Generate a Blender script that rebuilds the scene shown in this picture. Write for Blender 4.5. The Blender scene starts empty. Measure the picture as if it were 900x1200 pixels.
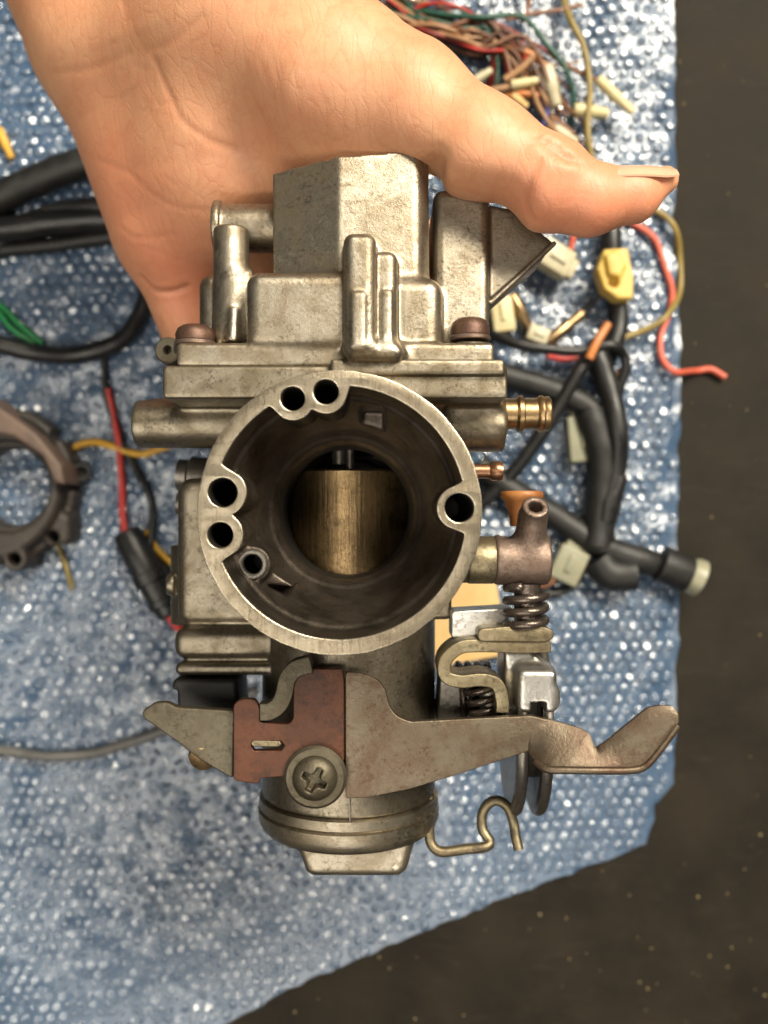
import bpy, bmesh, math, random
import numpy as np
from mathutils import Vector, Matrix

random.seed(7)
rng = np.random.default_rng(11)
SC = bpy.context.scene
COL = SC.collection

# ---------------------------------------------------------------- units
# Modelling is done in millimetres: x right, y up the picture, z towards the
# viewer; z = 0 is the plane of the carburettor's mouth, the floor lies below it.
D = 194.0            # viewer to mouth plane, mm
S0 = 0.188           # mm per photo pixel in the mouth plane
FLOOR = -166.0       # floor height, mm
U = 0.001

def sc(z): return S0 * (D - z) / D
def Q(px, py, z): return np.array(((px - 450.0) * sc(z), (600.0 - py) * sc(z), z))
def X(px, z): return (px - 450.0) * sc(z)
def Y(py, z): return (600.0 - py) * sc(z)
def Wd(p): return Vector((p[0] * U, p[1] * U, (p[2] - FLOOR) * U))

# ---------------------------------------------------------------- camera
cam = bpy.data.cameras.new("camera")
cam.sensor_fit = 'HORIZONTAL'
cam.sensor_width = 36.0
cam.lens = 36.0 * (D / S0) / 900.0
cam.clip_start = 0.005
cam.clip_end = 20.0
cam.dof.use_dof = True
cam.dof.focus_distance = (D + 22) * U
cam.dof.aperture_fstop = cam.lens / 3.4
camo = bpy.data.objects.new("camera", cam)
camo.location = Wd((0, 0, D))
COL.objects.link(camo)
SC.camera = camo

# ---------------------------------------------------------------- world and lamps
world = bpy.data.worlds.new("World")
SC.world = world
world.use_nodes = True
bg = world.node_tree.nodes["Background"]
bg.inputs[0].default_value = (1.0, 0.88, 0.72, 1)
bg.inputs[1].default_value = 0.07

def area(name, loc, target, sx, sy, power, col):
    l = bpy.data.lights.new(name, 'AREA')
    l.shape = 'RECTANGLE'; l.size = sx; l.size_y = sy
    l.energy = power; l.color = col
    o = bpy.data.objects.new(name, l)
    o.location = loc
    d = Vector(target) - Vector(loc)
    o.rotation_euler = d.to_track_quat('-Z', 'Y').to_euler()
    COL.objects.link(o)
    return o
area("ceiling_panel_key", (0.60, 0.84, 1.25), (0, 0.02, 0.1), 1.0, 0.36, 57, (1.0, 0.91, 0.74))
area("ceiling_panel_side", (-0.58, -0.25, 1.40), (-0.05, 0, 0), 0.16, 1.4, 9.0, (1.0, 0.93, 0.80))
area("ceiling_panel_front", (-0.15, -0.85, 1.40), (0, 0, 0), 1.0, 0.16, 9.0, (1.0, 0.92, 0.78))

SC.view_settings.view_transform = 'Standard'
SC.view_settings.look = 'None'
SC.view_settings.exposure = 0.0
SC.view_settings.gamma = 1.0
SC.view_settings.use_curve_mapping = False
SC.cycles.max_bounces = 8
SC.cycles.transparent_max_bounces = 8

# ---------------------------------------------------------------- materials
class NT:
    def __init__(s, name):
        s.m = bpy.data.materials.new(name); s.m.use_nodes = True
        s.t = s.m.node_tree; s.n = s.t.nodes; s.l = s.t.links
        s.b = s.n["Principled BSDF"]
        s.co = s.n.new("ShaderNodeTexCoord")
    def link(s, a, b): s.l.new(a, b)
    def noise(s, scale, detail=4, rough=0.55, dist=0.0, vec=None, stretch=None):
        n = s.n.new("ShaderNodeTexNoise")
        n.inputs["Scale"].default_value = scale; n.inputs["Detail"].default_value = detail
        n.inputs["Roughness"].default_value = rough; n.inputs["Distortion"].default_value = dist
        v = vec or s.co.outputs["Object"]
        if stretch:
            mp = s.n.new("ShaderNodeMapping"); mp.inputs["Scale"].default_value = stretch
            s.link(v, mp.inputs["Vector"]); v = mp.outputs["Vector"]
        s.link(v, n.inputs["Vector"])
        return n.outputs["Fac"]
    def voronoi(s, scale, feature='F1', vec=None):
        n = s.n.new("ShaderNodeTexVoronoi"); n.feature = feature
        n.inputs["Scale"].default_value = scale
        s.link(vec or s.co.outputs["Object"], n.inputs["Vector"])
        return n.outputs["Distance"]
    def ramp(s, fac, stops):
        r = s.n.new("ShaderNodeValToRGB")
        e = r.color_ramp.elements
        while len(e) < len(stops): e.new(0.5)
        for i, (p, c) in enumerate(stops):
            e[i].position = p
            e[i].color = c if len(c) == 4 else (*c, 1)
        s.link(fac, r.inputs[0])
        return r.outputs[0]
    def g(s, fac, a, b):
        if a > b: return s.ramp(fac, [(b, (1, 1, 1)), (a, (0, 0, 0))])
        return s.ramp(fac, [(a, (0, 0, 0)), (b, (1, 1, 1))])
    def mix(s, fac, a, b, mode='MIX'):
        m = s.n.new("ShaderNodeMix"); m.data_type = 'RGBA'; m.blend_type = mode
        for sock, v in ((m.inputs[0], fac), (m.inputs[6], a), (m.inputs[7], b)):
            if isinstance(v, (int, float)): sock.default_value = v
            elif isinstance(v, tuple): sock.default_value = (*v, 1) if len(v) == 3 else v
            else: s.link(v, sock)
        return m.outputs[2]
    def mapr(s, fac, lo, hi):
        m = s.n.new("ShaderNodeMapRange")
        m.inputs[3].default_value = lo; m.inputs[4].default_value = hi
        s.link(fac, m.inputs[0]); return m.outputs[0]
    def math(s, op, a, b):
        m = s.n.new("ShaderNodeMath"); m.operation = op
        for sock, v in ((m.inputs[0], a), (m.inputs[1], b)):
            if isinstance(v, (int, float)): sock.default_value = v
            else: s.link(v, sock)
        return m.outputs[0]
    def bump(s, h, strength, dist, prev=None):
        b = s.n.new("ShaderNodeBump"); b.inputs["Strength"].default_value = strength
        b.inputs["Distance"].default_value = dist
        s.link(h, b.inputs["Height"])
        if prev: s.link(prev, b.inputs["Normal"])
        return b.outputs["Normal"]
    def set(s, **k):
        for key, v in k.items():
            sock = s.b.inputs[key.replace('_', ' ')]
            if isinstance(v, (int, float)): sock.default_value = v
            elif isinstance(v, tuple): sock.default_value = (*v, 1) if len(v) == 3 and sock.type == 'RGBA' else v
            else: s.link(v, sock)
        return s.m

def metal(name, clean, stain, grime, rough=(0.32, 0.6), stain_at=(0.40, 0.60), grime_at=(0.54, 0.68),
          scale=1.0, bump=0.25, metallic=1.0, scratch=None, wear=0.0, gamt=0.55):
    t = NT(name)
    big = t.noise(75 * scale, 6, 0.65, 0.8)
    mid = t.noise(260 * scale, 7, 0.7, 0.4)
    fine = t.noise(2600 * scale, 3, 0.6)
    spots = t.noise(820 * scale, 5, 0.75)
    sm = t.g(big, *stain_at)
    col = t.mix(sm, clean, stain)
    gm = t.math('MULTIPLY', t.g(mid, *grime_at), gamt)
    col = t.mix(gm, col, grime)
    mott = t.math('MULTIPLY', t.g(spots, 0.50, 0.64), t.g(t.noise(120 * scale, 4, 0.6, 0.5), 0.40, 0.60))
    col = t.mix(t.math('MULTIPLY', mott, 0.8), col, grime)
    lite = t.g(t.noise(430 * scale, 5, 0.7, 0.2), 0.58, 0.70)
    col = t.mix(t.math('MULTIPLY', lite, 0.45), col, clean)
    r = t.mapr(t.math('ADD', t.math('MULTIPLY', mid, 0.6), t.math('MULTIPLY', spots, 0.4)), rough[0] - 0.10, rough[1] + 0.02)
    if wear:
        geo = t.n.new("ShaderNodeNewGeometry")
        ed = t.math('MULTIPLY', t.g(geo.outputs["Pointiness"], 0.53, 0.60), t.g(mid, 0.36, 0.56))
        col = t.mix(t.math('MULTIPLY', ed, wear), col, tuple(min(1.0, c * 1.7) for c in clean))
        r = t.mix(t.math('MULTIPLY', ed, wear), r, (0.28, 0.28, 0.28))
    h = t.math('ADD', t.math('MULTIPLY', spots, 0.6), t.math('MULTIPLY', fine, 0.3))
    n = t.bump(h, bump, 0.0008)
    if scratch:
        sn = t.noise(scratch[0], 4, 0.7, 0, stretch=scratch[1])
        n = t.bump(sn, scratch[2], 0.0002, n)
        col = t.mix(t.math('MULTIPLY', t.g(sn, 0.45, 0.7), 0.55), col, clean)
        col = t.mix(t.math('MULTIPLY', t.g(sn, 0.48, 0.30), 0.5), col, grime)
    me = t.mapr(t.math('MAXIMUM', gm, t.math('MULTIPLY', sm, 0.4)), metallic, metallic * 0.5)
    return t.set(Base_Color=col, Roughness=r, Metallic=me, Normal=n)

M = {}
M['cast'] = metal('cast_aluminium', (0.36, 0.322, 0.258), (0.235, 0.195, 0.138), (0.08, 0.056, 0.032), rough=(0.32, 0.52), bump=0.22, wear=0.8, scale=1.35)
M['cast_dark'] = metal('body_aluminium', (0.285, 0.25, 0.193), (0.17, 0.14, 0.095), (0.05, 0.038, 0.024), rough=(0.32, 0.54), bump=0.22, wear=0.7, scale=1.35)
M['rim'] = metal('machined_rim', (0.30, 0.26, 0.195), (0.195, 0.158, 0.108), (0.08, 0.056, 0.033), rough=(0.28, 0.46), bump=0.15, scratch=(160, (14, 1, 1), 0.35))
M['slide'] = metal('slide_brass', (0.29, 0.20, 0.10), (0.165, 0.108, 0.05), (0.042, 0.03, 0.017), rough=(0.30, 0.44), bump=0.1, scratch=(110, (10, 0.4, 10), 0.5))
M['brass'] = metal('old_brass', (0.36, 0.255, 0.135), (0.25, 0.16, 0.08), (0.11, 0.065, 0.035), rough=(0.25, 0.5), bump=0.15)
M['copper'] = metal('copper_nipple', (0.34, 0.185, 0.11), (0.24, 0.12, 0.07), (0.12, 0.06, 0.035), rough=(0.25, 0.5), bump=0.15)
M['brown'] = metal('browned_steel', (0.22, 0.165, 0.135), (0.15, 0.10, 0.075), (0.07, 0.042, 0.03), gamt=0.8, rough=(0.35, 0.65), bump=0.3, metallic=0.8)
M['screw'] = metal('rusty_screw', (0.13, 0.075, 0.052), (0.095, 0.05, 0.036), (0.05, 0.027, 0.02), rough=(0.35, 0.6), bump=0.3, metallic=0.7)
M['rust'] = metal('rusted_bracket', (0.098, 0.036, 0.018), (0.062, 0.022, 0.011), (0.028, 0.012, 0.008), gamt=0.9, rough=(0.4, 0.65), bump=0.35, metallic=0.45)
M['lever'] = metal('lever_steel', (0.135, 0.112, 0.08), (0.095, 0.062, 0.04), (0.06, 0.024, 0.012), gamt=0.9, rough=(0.32, 0.5), stain_at=(0.4, 0.6), grime_at=(0.56, 0.72), bump=0.3, metallic=0.75)
M['grey'] = metal('grey_steel', (0.125, 0.11, 0.08), (0.085, 0.07, 0.046), (0.04, 0.03, 0.019), rough=(0.38, 0.65), bump=0.3, metallic=0.8)
M['zinc'] = metal('yellow_zinc', (0.25, 0.212, 0.135), (0.17, 0.135, 0.08), (0.055, 0.043, 0.03), gamt=0.9, rough=(0.3, 0.55), bump=0.3, metallic=0.9)
M['silver'] = metal('bright_steel', (0.60, 0.585, 0.56), (0.42, 0.40, 0.37), (0.14, 0.12, 0.10), rough=(0.28, 0.45), bump=0.2, wear=0.4)
M['darksteel'] = metal('dark_steel', (0.20, 0.185, 0.165), (0.14, 0.125, 0.11), (0.07, 0.055, 0.045), rough=(0.3, 0.55), bump=0.2, metallic=0.9)
M['pulley'] = metal('pulley_steel', (0.26, 0.24, 0.22), (0.18, 0.16, 0.14), (0.09, 0.07, 0.05), rough=(0.25, 0.5), bump=0.2, metallic=0.95)
M['rimedge'] = metal('bright_rim_edge', (0.62, 0.56, 0.45), (0.5, 0.44, 0.34), (0.2, 0.15, 0.1), rough=(0.25, 0.4), bump=0.1)  # brighter metal for the bevelled faces of the rim
M['spring'] = metal('oily_spring', (0.13, 0.105, 0.09), (0.10, 0.075, 0.06), (0.05, 0.035, 0.03), rough=(0.22, 0.4), bump=0.2, metallic=0.8)

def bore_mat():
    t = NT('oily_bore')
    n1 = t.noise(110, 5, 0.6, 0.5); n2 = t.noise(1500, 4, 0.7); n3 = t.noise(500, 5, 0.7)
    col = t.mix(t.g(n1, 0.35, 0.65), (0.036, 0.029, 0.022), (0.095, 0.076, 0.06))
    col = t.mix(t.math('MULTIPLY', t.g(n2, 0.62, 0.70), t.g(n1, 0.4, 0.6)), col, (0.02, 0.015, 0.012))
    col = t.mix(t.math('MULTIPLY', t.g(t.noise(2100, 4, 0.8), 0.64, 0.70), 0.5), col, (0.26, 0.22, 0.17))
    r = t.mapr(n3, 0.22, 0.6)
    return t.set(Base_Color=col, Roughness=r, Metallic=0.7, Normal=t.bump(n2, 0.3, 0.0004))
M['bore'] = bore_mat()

def plastic(name, c1, c2, rough=(0.35, 0.6), bump=0.15, scale=1.0, sss=0.0, dust=None):
    t = NT(name)
    n1 = t.noise(120 * scale, 4, 0.6); n2 = t.noise(1600 * scale, 3, 0.6)
    col = t.mix(t.g(n1, 0.38, 0.66), c1, c2)
    if dust:
        col = t.mix(t.math('MULTIPLY', t.g(t.noise(420 * scale, 5, 0.7), 0.55, 0.72), 0.6), col, dust)
    k = dict(Base_Color=col, Roughness=t.mapr(n1, *rough), Normal=t.bump(n2, bump, 0.0004))
    if sss:
        k.update(Subsurface_Weight=sss, Subsurface_Scale=0.003)
    return t.set(**k)
M['hole'] = plastic('shaded_hole', (0.006, 0.005, 0.004), (0.010, 0.008, 0.006), (0.5, 0.7))  # near-black colour that paints the shade inside the deep holes
M['rubber'] = plastic('black_rubber', (0.008, 0.008, 0.008), (0.014, 0.0135, 0.013), (0.38, 0.6), bump=0.4, dust=(0.032, 0.028, 0.023))
M['blackcap'] = plastic('black_cap_rubber', (0.008, 0.008, 0.008), (0.014, 0.013, 0.012), (0.45, 0.65))
M['vinyl'] = plastic('black_vinyl', (0.008, 0.008, 0.009), (0.015, 0.0145, 0.0145), (0.25, 0.45), bump=0.3, dust=(0.03, 0.027, 0.023))
M['greycable'] = plastic('grey_cable', (0.09, 0.088, 0.085), (0.13, 0.125, 0.12), (0.35, 0.55))
M['bootdark'] = plastic('dark_boot_rubber', (0.022, 0.018, 0.015), (0.038, 0.03, 0.025), (0.4, 0.65), bump=0.4, dust=(0.075, 0.058, 0.046))
M['boot'] = plastic('brown_rubber', (0.085, 0.055, 0.042), (0.12, 0.08, 0.06), (0.45, 0.7), bump=0.4, dust=(0.14, 0.10, 0.075))
M['yellowplug'] = plastic('yellow_nylon', (0.62, 0.43, 0.10), (0.55, 0.36, 0.07), (0.35, 0.5), sss=0.1)
M['milky'] = plastic('milky_nylon', (0.55, 0.50, 0.36), (0.42, 0.38, 0.24), (0.3, 0.5), sss=0.2)
M['cream'] = plastic('cream_sleeve', (0.62, 0.55, 0.33), (0.5, 0.42, 0.2), (0.3, 0.5), sss=0.2)
M['tan'] = plastic('tan_piece', (0.62, 0.42, 0.18), (0.55, 0.36, 0.14), (0.5, 0.7))
M['orange'] = plastic('orange_rusty_plastic', (0.36, 0.145, 0.04), (0.20, 0.07, 0.02), (0.4, 0.6))
for k, c in dict(w_red=(0.50, 0.035, 0.025), w_salmon=(0.62, 0.12, 0.07), w_yellow=(0.66, 0.36, 0.03), w_green=(0.012, 0.2, 0.055),
                 w_darkgreen=(0.012, 0.075, 0.05), w_brown=(0.20, 0.085, 0.04), w_darkbrown=(0.1, 0.045, 0.025), w_olive=(0.26, 0.19, 0.05),
                 w_tan=(0.40, 0.22, 0.11), w_black=(0.014, 0.014, 0.014), w_blue=(0.05, 0.06, 0.22), w_orange=(0.55, 0.2, 0.06),
                 w_maroon=(0.24, 0.03, 0.02)).items():
    M[k] = plastic(k[2:] + '_wire', c, tuple(x * 0.75 for x in c), (0.3, 0.5))

def skin_mat():
    t = NT('skin')
    n1 = t.noise(42, 4, 0.6, 0.3); n2 = t.noise(260, 5, 0.65); n3 = t.noise(3200, 3, 0.6)
    col = t.mix(t.g(n1, 0.35, 0.68), (0.62, 0.335, 0.19), (0.55, 0.25, 0.135))
    col = t.mix(t.math('MULTIPLY', t.g(n2, 0.5, 0.72), 0.35), col, (0.52, 0.19, 0.09))
    at = t.n.new("ShaderNodeAttribute"); at.attribute_name = "flush"
    col = t.mix(at.outputs["Fac"], col, (0.62, 0.20, 0.115))
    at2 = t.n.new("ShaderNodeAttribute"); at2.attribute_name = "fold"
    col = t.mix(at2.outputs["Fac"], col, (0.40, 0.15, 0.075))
    # creases: fine skin lines that run across the ball of the thumb
    mp = t.n.new("ShaderNodeMapping"); mp.inputs["Rotation"].default_value = (0, 0, math.radians(-12))
    t.link(t.co.outputs["Object"], mp.inputs["Vector"])
    lines = t.noise(80, 4, 0.62, 0.5, vec=mp.outputs["Vector"], stretch=(9, 1.1, 1.1))
    cross = t.voronoi(2100)
    ve = t.n.new("ShaderNodeTexVoronoi"); ve.feature = 'DISTANCE_TO_EDGE'; ve.inputs["Scale"].default_value = 62
    mpv = t.n.new("ShaderNodeMapping"); mpv.inputs["Scale"].default_value = (5.5, 1.6, 3.0); mpv.inputs["Rotation"].default_value = (0.2, 0.1, -0.25)
    wob = t.n.new("ShaderNodeMix"); wob.data_type = 'RGBA'; wob.inputs[0].default_value = 0.012
    nz = t.n.new("ShaderNodeTexNoise"); nz.inputs["Scale"].default_value = 60; t.link(t.co.outputs["Object"], nz.inputs["Vector"])
    t.link(t.co.outputs["Object"], wob.inputs[6]); t.link(nz.outputs["Color"], wob.inputs[7]); t.link(wob.outputs[2], mpv.inputs["Vector"])
    t.link(mpv.outputs["Vector"], ve.inputs["Vector"])
    net = t.g(ve.outputs["Distance"], 0.0, 0.10)
    col = t.mix(t.math('MULTIPLY', t.math('SUBTRACT', 1.0, net), 0.16), col, (0.42, 0.17, 0.085))
    n = t.bump(net, 0.10, 0.0004)
    n = t.bump(n3, 0.12, 0.0003, n)
    n = t.bump(cross, 0.14, 0.00025, n)
    n = t.bump(lines, 0.09, 0.0006, n)
    return t.set(Base_Color=col, Roughness=t.mapr(n2, 0.40, 0.6), Normal=n, Subsurface_Weight=0.22,
                 Subsurface_Radius=(1.0, 0.35, 0.18), Subsurface_Scale=0.004, Specular_IOR_Level=0.45)
M['skin'] = skin_mat()
M['nail'] = plastic('nail', (0.64, 0.37, 0.25), (0.60, 0.32, 0.215), (0.22, 0.32), bump=0.05, sss=0.2)

def wrap_mat(name, a, b, alpha, rough, ior):
    t = NT(name)
    n1 = t.noise(16, 3, 0.6); n2 = t.noise(420, 4, 0.6, 0.8)
    col = t.mix(t.g(n1, 0.35, 0.65), a, b)
    n = t.bump(n2, 0.25, 0.0012)
    return t.set(Base_Color=col, Roughness=rough, Normal=n, Alpha=alpha, IOR=ior, Specular_IOR_Level=0.9)
M['film'] = wrap_mat('blue_film', (0.04, 0.08, 0.15), (0.06, 0.105, 0.18), 1.0, 0.28, 1.6)
M['bubble'] = wrap_mat('blue_bubble_film', (0.082, 0.135, 0.225), (0.11, 0.165, 0.255), 0.8, 0.16, 1.95)

def floor_mat():
    t = NT('dark_mat')
    n1 = t.noise(30, 5, 0.65); n2 = t.noise(1100, 4, 0.7); n3 = t.noise(170, 4, 0.75)
    col = t.mix(t.g(n1, 0.35, 0.65), (0.009, 0.0068, 0.0042), (0.02, 0.0152, 0.009))
    col = t.mix(t.g(n3, 0.72, 0.76), col, (0.12, 0.10, 0.06))
    col = t.mix(t.math('MULTIPLY', t.g(t.noise(55, 6, 0.7, 1.0, stretch=(1, 5, 1)), 0.55, 0.75), 0.5), col, (0.035, 0.028, 0.019))
    col = t.mix(t.math('MULTIPLY', t.g(n2, 0.56, 0.72), 0.5), col, (0.04, 0.032, 0.021))
    return t.set(Base_Color=col, Roughness=t.mapr(n1, 0.5, 0.8), Specular_IOR_Level=0.2, Normal=t.bump(n2, 0.5, 0.0008))
M['floor'] = floor_mat()
M['clear'] = plastic('cloudy_sleeve', (0.25, 0.25, 0.18), (0.3, 0.29, 0.2), (0.3, 0.5), sss=0.3)
M['dust'] = plastic('dust_crumb', (0.22, 0.17, 0.08), (0.12, 0.09, 0.05))

# ---------------------------------------------------------------- object helpers
def thing(name, label, cat, loc_mm, group=None):
    o = bpy.data.objects.new(name, None)
    o.empty_display_size = 0.01
    o.location = Wd(loc_mm)
    o['label'] = label; o['category'] = cat
    if group: o['group'] = group
    COL.objects.link(o)
    return o

def origin_of(parent):
    v = Vector((0, 0, 0))
    while parent is not None:
        v = v + parent.location; parent = parent.parent
    return v

def link(name, V, F, mat, parent=None, smooth=35, tag=None, kind=None, label=None):
    """V in mm (numpy or list) -> one mesh object in metres under its parent"""
    V = np.asarray(V, dtype=np.float64).copy()
    W = np.empty_like(V)
    W[:, 0] = V[:, 0] * U; W[:, 1] = V[:, 1] * U; W[:, 2] = (V[:, 2] - FLOOR) * U
    if parent is not None:
        base = origin_of(parent); loc = Vector((0, 0, 0))
    else:
        base = Vector(((W[:, 0].min() + W[:, 0].max()) / 2, (W[:, 1].min() + W[:, 1].max()) / 2, W[:, 2].min())); loc = base
    W -= np.array(base)
    me = bpy.data.meshes.new(name)
    if isinstance(F, np.ndarray):
        k = F.shape[1]
        me.vertices.add(len(W)); me.vertices.foreach_set("co", W.astype(np.float32).ravel())
        me.loops.add(F.size); me.loops.foreach_set("vertex_index", F.astype(np.int32).ravel())
        me.polygons.add(len(F))
        me.polygons.foreach_set("loop_start", np.arange(0, F.size, k, dtype=np.int32))
        me.update(calc_edges=True)
    else:
        me.from_pydata([tuple(w) for w in W], [], [list(f) for f in F]); me.update()
    me.validate()
    me.materials.append(mat)
    if smooth:
        me.shade_smooth()
        if smooth < 180: me.set_sharp_from_angle(angle=math.radians(smooth))
    o = bpy.data.objects.new(name, me)
    o.parent = parent
    o.location = loc
    COL.objects.link(o)
    if tag:
        o['label'], o['category'] = tag[0], tag[1]
        if len(tag) > 2: o['group'] = tag[2]
    if kind: o['kind'] = kind
    if label: o['label'] = label
    return o

def frame_of(axis):
    a = np.array(axis, float); a /= np.linalg.norm(a)
    h = np.array((0, 0, 1.0)) if abs(a[2]) < 0.9 else np.array((1.0, 0, 0))
    u = np.cross(h, a); u /= np.linalg.norm(u)
    return u, np.cross(a, u), a

def lathe_geo(profile, origin, axis, n=48, sx=1.0, sy=1.0):
    u, v, a = frame_of(axis); o = np.array(origin, float)
    ang = np.linspace(0, 2 * math.pi, n, endpoint=False)
    V = []; F = []
    for r, t in profile:
        for th in ang:
            V.append(o + a * t + u * (r * sx * math.cos(th)) + v * (r * sy * math.sin(th)))
    m = len(profile)
    for i in range(m - 1):
        for j in range(n):
            k = (j + 1) % n
            F.append((i * n + j, i * n + k, (i + 1) * n + k, (i + 1) * n + j))
    F.append(tuple(reversed(range(n)))); F.append(tuple((m - 1) * n + j for j in range(n)))
    return V, F

def lathe(name, profile, origin, axis, mat, parent=None, n=48, smooth=35, **k):
    sx = k.pop('sx', 1.0); sy = k.pop('sy', 1.0)
    V, F = lathe_geo(profile, origin, axis, n, sx, sy)
    return link(name, V, F, mat, parent, smooth, **k)

def ringprofile(ro, ri, t0, t1, b=0.3):
    """closed ring section for ring_lathe"""
    return [(ri, t0 + b), (ri + b, t0), (ro - b, t0), (ro, t0 + b), (ro, t1 - b), (ro - b, t1), (ri + b, t1), (ri, t1 - b)]
def ring_lathe(name, section, origin, axis, mat, parent=None, n=48, smooth=35, **k):
    u, v, a = frame_of(axis); o = np.array(origin, float); V = []; F = []; m = len(section)
    for r, t in section:
        for j in range(n):
            th = 2 * math.pi * j / n
            V.append(o + a * t + u * (r * math.cos(th)) + v * (r * math.sin(th)))
    for i in range(m):
        i2 = (i + 1) % m
        for j in range(n):
            k2 = (j + 1) % n
            F.append((i * n + j, i * n + k2, i2 * n + k2, i2 * n + j))
    return link(name, V, F, mat, parent, smooth, **k)

def catmull(P, step):
    P = [np.array(p, float) for p in P]
    if len(P) == 2:
        n = max(2, int(np.linalg.norm(P[1] - P[0]) / step)); return [P[0] + (P[1] - P[0]) * t for t in np.linspace(0, 1, n)]
    Q_ = [2 * P[0] - P[1]] + P + [2 * P[-1] - P[-2]]
    out = []
    for i in range(1, len(Q_) - 2):
        a, b, c, d = Q_[i - 1:i + 3]
        n = max(2, int(np.linalg.norm(c - b) / step))
        for t in np.linspace(0, 1, n, endpoint=False):
            out.append(0.5 * (2 * b + (c - a) * t + (2 * a - 5 * b + 4 * c - d) * t * t + (3 * b - a - 3 * c + d) * t ** 3))
    out.append(P[-1])
    return out

def tube_geo(path, rad, n=10, flat=None):
    path = [np.array(p, float) for p in path]; m = len(path)
    if np.isscalar(rad): rad = [rad] * m
    T = [path[min(i + 1, m - 1)] - path[max(i - 1, 0)] for i in range(m)]
    T = [t / (np.linalg.norm(t) + 1e-9) for t in T]
    u = frame_of(T[0])[0]; V = []; F = []
    for i in range(m):
        u = u - T[i] * np.dot(u, T[i]); u /= np.linalg.norm(u); v = np.cross(T[i], u)
        for j in range(n):
            th = 2 * math.pi * j / n
            off = u * math.cos(th) * rad[i] + v * math.sin(th) * rad[i]
            if flat is not None: off[2] *= flat
            V.append(path[i] + off)
    for i in range(m - 1):
        for j in range(n):
            k = (j + 1) % n
            F.append((i * n + j, i * n + k, (i + 1) * n + k, (i + 1) * n + j))
    F.append(tuple(reversed(range(n)))); F.append(tuple((m - 1) * n + j for j in range(n)))
    return V, F

def tube(name, pts, r, mat, parent=None, n=12, step=1.5, **k):
    V, F = tube_geo(catmull(pts, step), r, n)
    return link(name, V, F, mat, parent, 50, **k)

def prism(name, loops, zf, thick, mat, parent=None, bevel=0.4, smooth=35, xf=None, res=2, **k):
    """flat bevelled plate, outline loops in mm (x, y), front face at z = zf"""
    c = bpy.data.curves.new("outline", 'CURVE'); c.dimensions = '2D'; c.fill_mode = 'BOTH'
    for lp in loops:
        sp = c.splines.new('POLY'); sp.points.add(len(lp) - 1); sp.use_cyclic_u = True
        for p, q in zip(sp.points, lp): p.co = (q[0], q[1], 0, 1)
    c.extrude = max(thick / 2 - bevel, 1e-3); c.bevel_depth = bevel; c.bevel_resolution = res; c.offset = -bevel
    o = bpy.data.objects.new("outline", c); COL.objects.link(o)
    dg = bpy.context.evaluated_depsgraph_get(); dg.update()
    me = bpy.data.meshes.new_from_object(o.evaluated_get(dg))
    bm = bmesh.new(); bm.from_mesh(me); bmesh.ops.remove_doubles(bm, verts=bm.verts, dist=1e-4)
    bmesh.ops.recalc_face_normals(bm, faces=bm.faces)
    V = [np.array((v.co.x, v.co.y, v.co.z + zf - thick / 2)) for v in bm.verts]
    F = [tuple(v.index for v in f.verts) for f in bm.faces]
    bm.free(); bpy.data.objects.remove(o); bpy.data.curves.remove(c); bpy.data.meshes.remove(me)
    if xf: V = [xf(p) for p in V]
    return link(name, V, F, mat, parent, smooth, **k)

def pxl(pts, z, rnd=0.0, seg=4):
    """outline given at photo scale for depth z -> mm, corners rounded by rnd mm"""
    P = [Q(a, b, z)[:2] for a, b in pts]
    if rnd <= 0: return P
    out = []; n = len(P)
    for i in range(n):
        p, a, b = P[i], P[i - 1], P[(i + 1) % n]
        da, db = a - p, b - p; la, lb = np.linalg.norm(da), np.linalg.norm(db)
        r = min(rnd, la * 0.45, lb * 0.45)
        p0, p1 = p + da / la * r, p + db / lb * r
        for t in np.linspace(0, 1, seg): out.append((1 - t) ** 2 * p0 + 2 * t * (1 - t) * p + t * t * p1)
    return out
def circ(cx, cy, r, n=32): return [(cx + r * math.cos(2 * math.pi * i / n), cy + r * math.sin(2 * math.pi * i / n)) for i in range(n)]

def sheet(name, pts3, thick, mat, parent=None, bevel=0.3, n_extra=None, **k):
    """bent plate: outline of 3-D points (mm), thickened away from the viewer"""
    bm = bmesh.new()
    vs = [bm.verts.new(p) for p in pts3]
    f = bm.faces.new(vs); f.normal_update()
    if f.normal.z < 0: f.normal_flip()
    ex = bmesh.ops.extrude_face_region(bm, geom=[f])
    nv = [g for g in ex['geom'] if isinstance(g, bmesh.types.BMVert)]
    for v in nv: v.co.z -= 0
    nrm = f.normal.copy()
    for v in vs: v.co -= nrm * thick
    bmesh.ops.recalc_face_normals(bm, faces=bm.faces)
    if bevel:
        bmesh.ops.bevel(bm, geom=[e for e in bm.edges], offset=bevel, segments=2, profile=0.5, affect='EDGES', clamp_overlap=True)
    bmesh.ops.triangulate(bm, faces=[g for g in bm.faces if len(g.verts) > 4])
    bm.verts.index_update()
    V = [np.array(v.co) for v in bm.verts]; F = [tuple(v.index for v in g.verts) for g in bm.faces]
    bm.free()
    return link(name, V, F, mat, parent, 35, **k)

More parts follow.
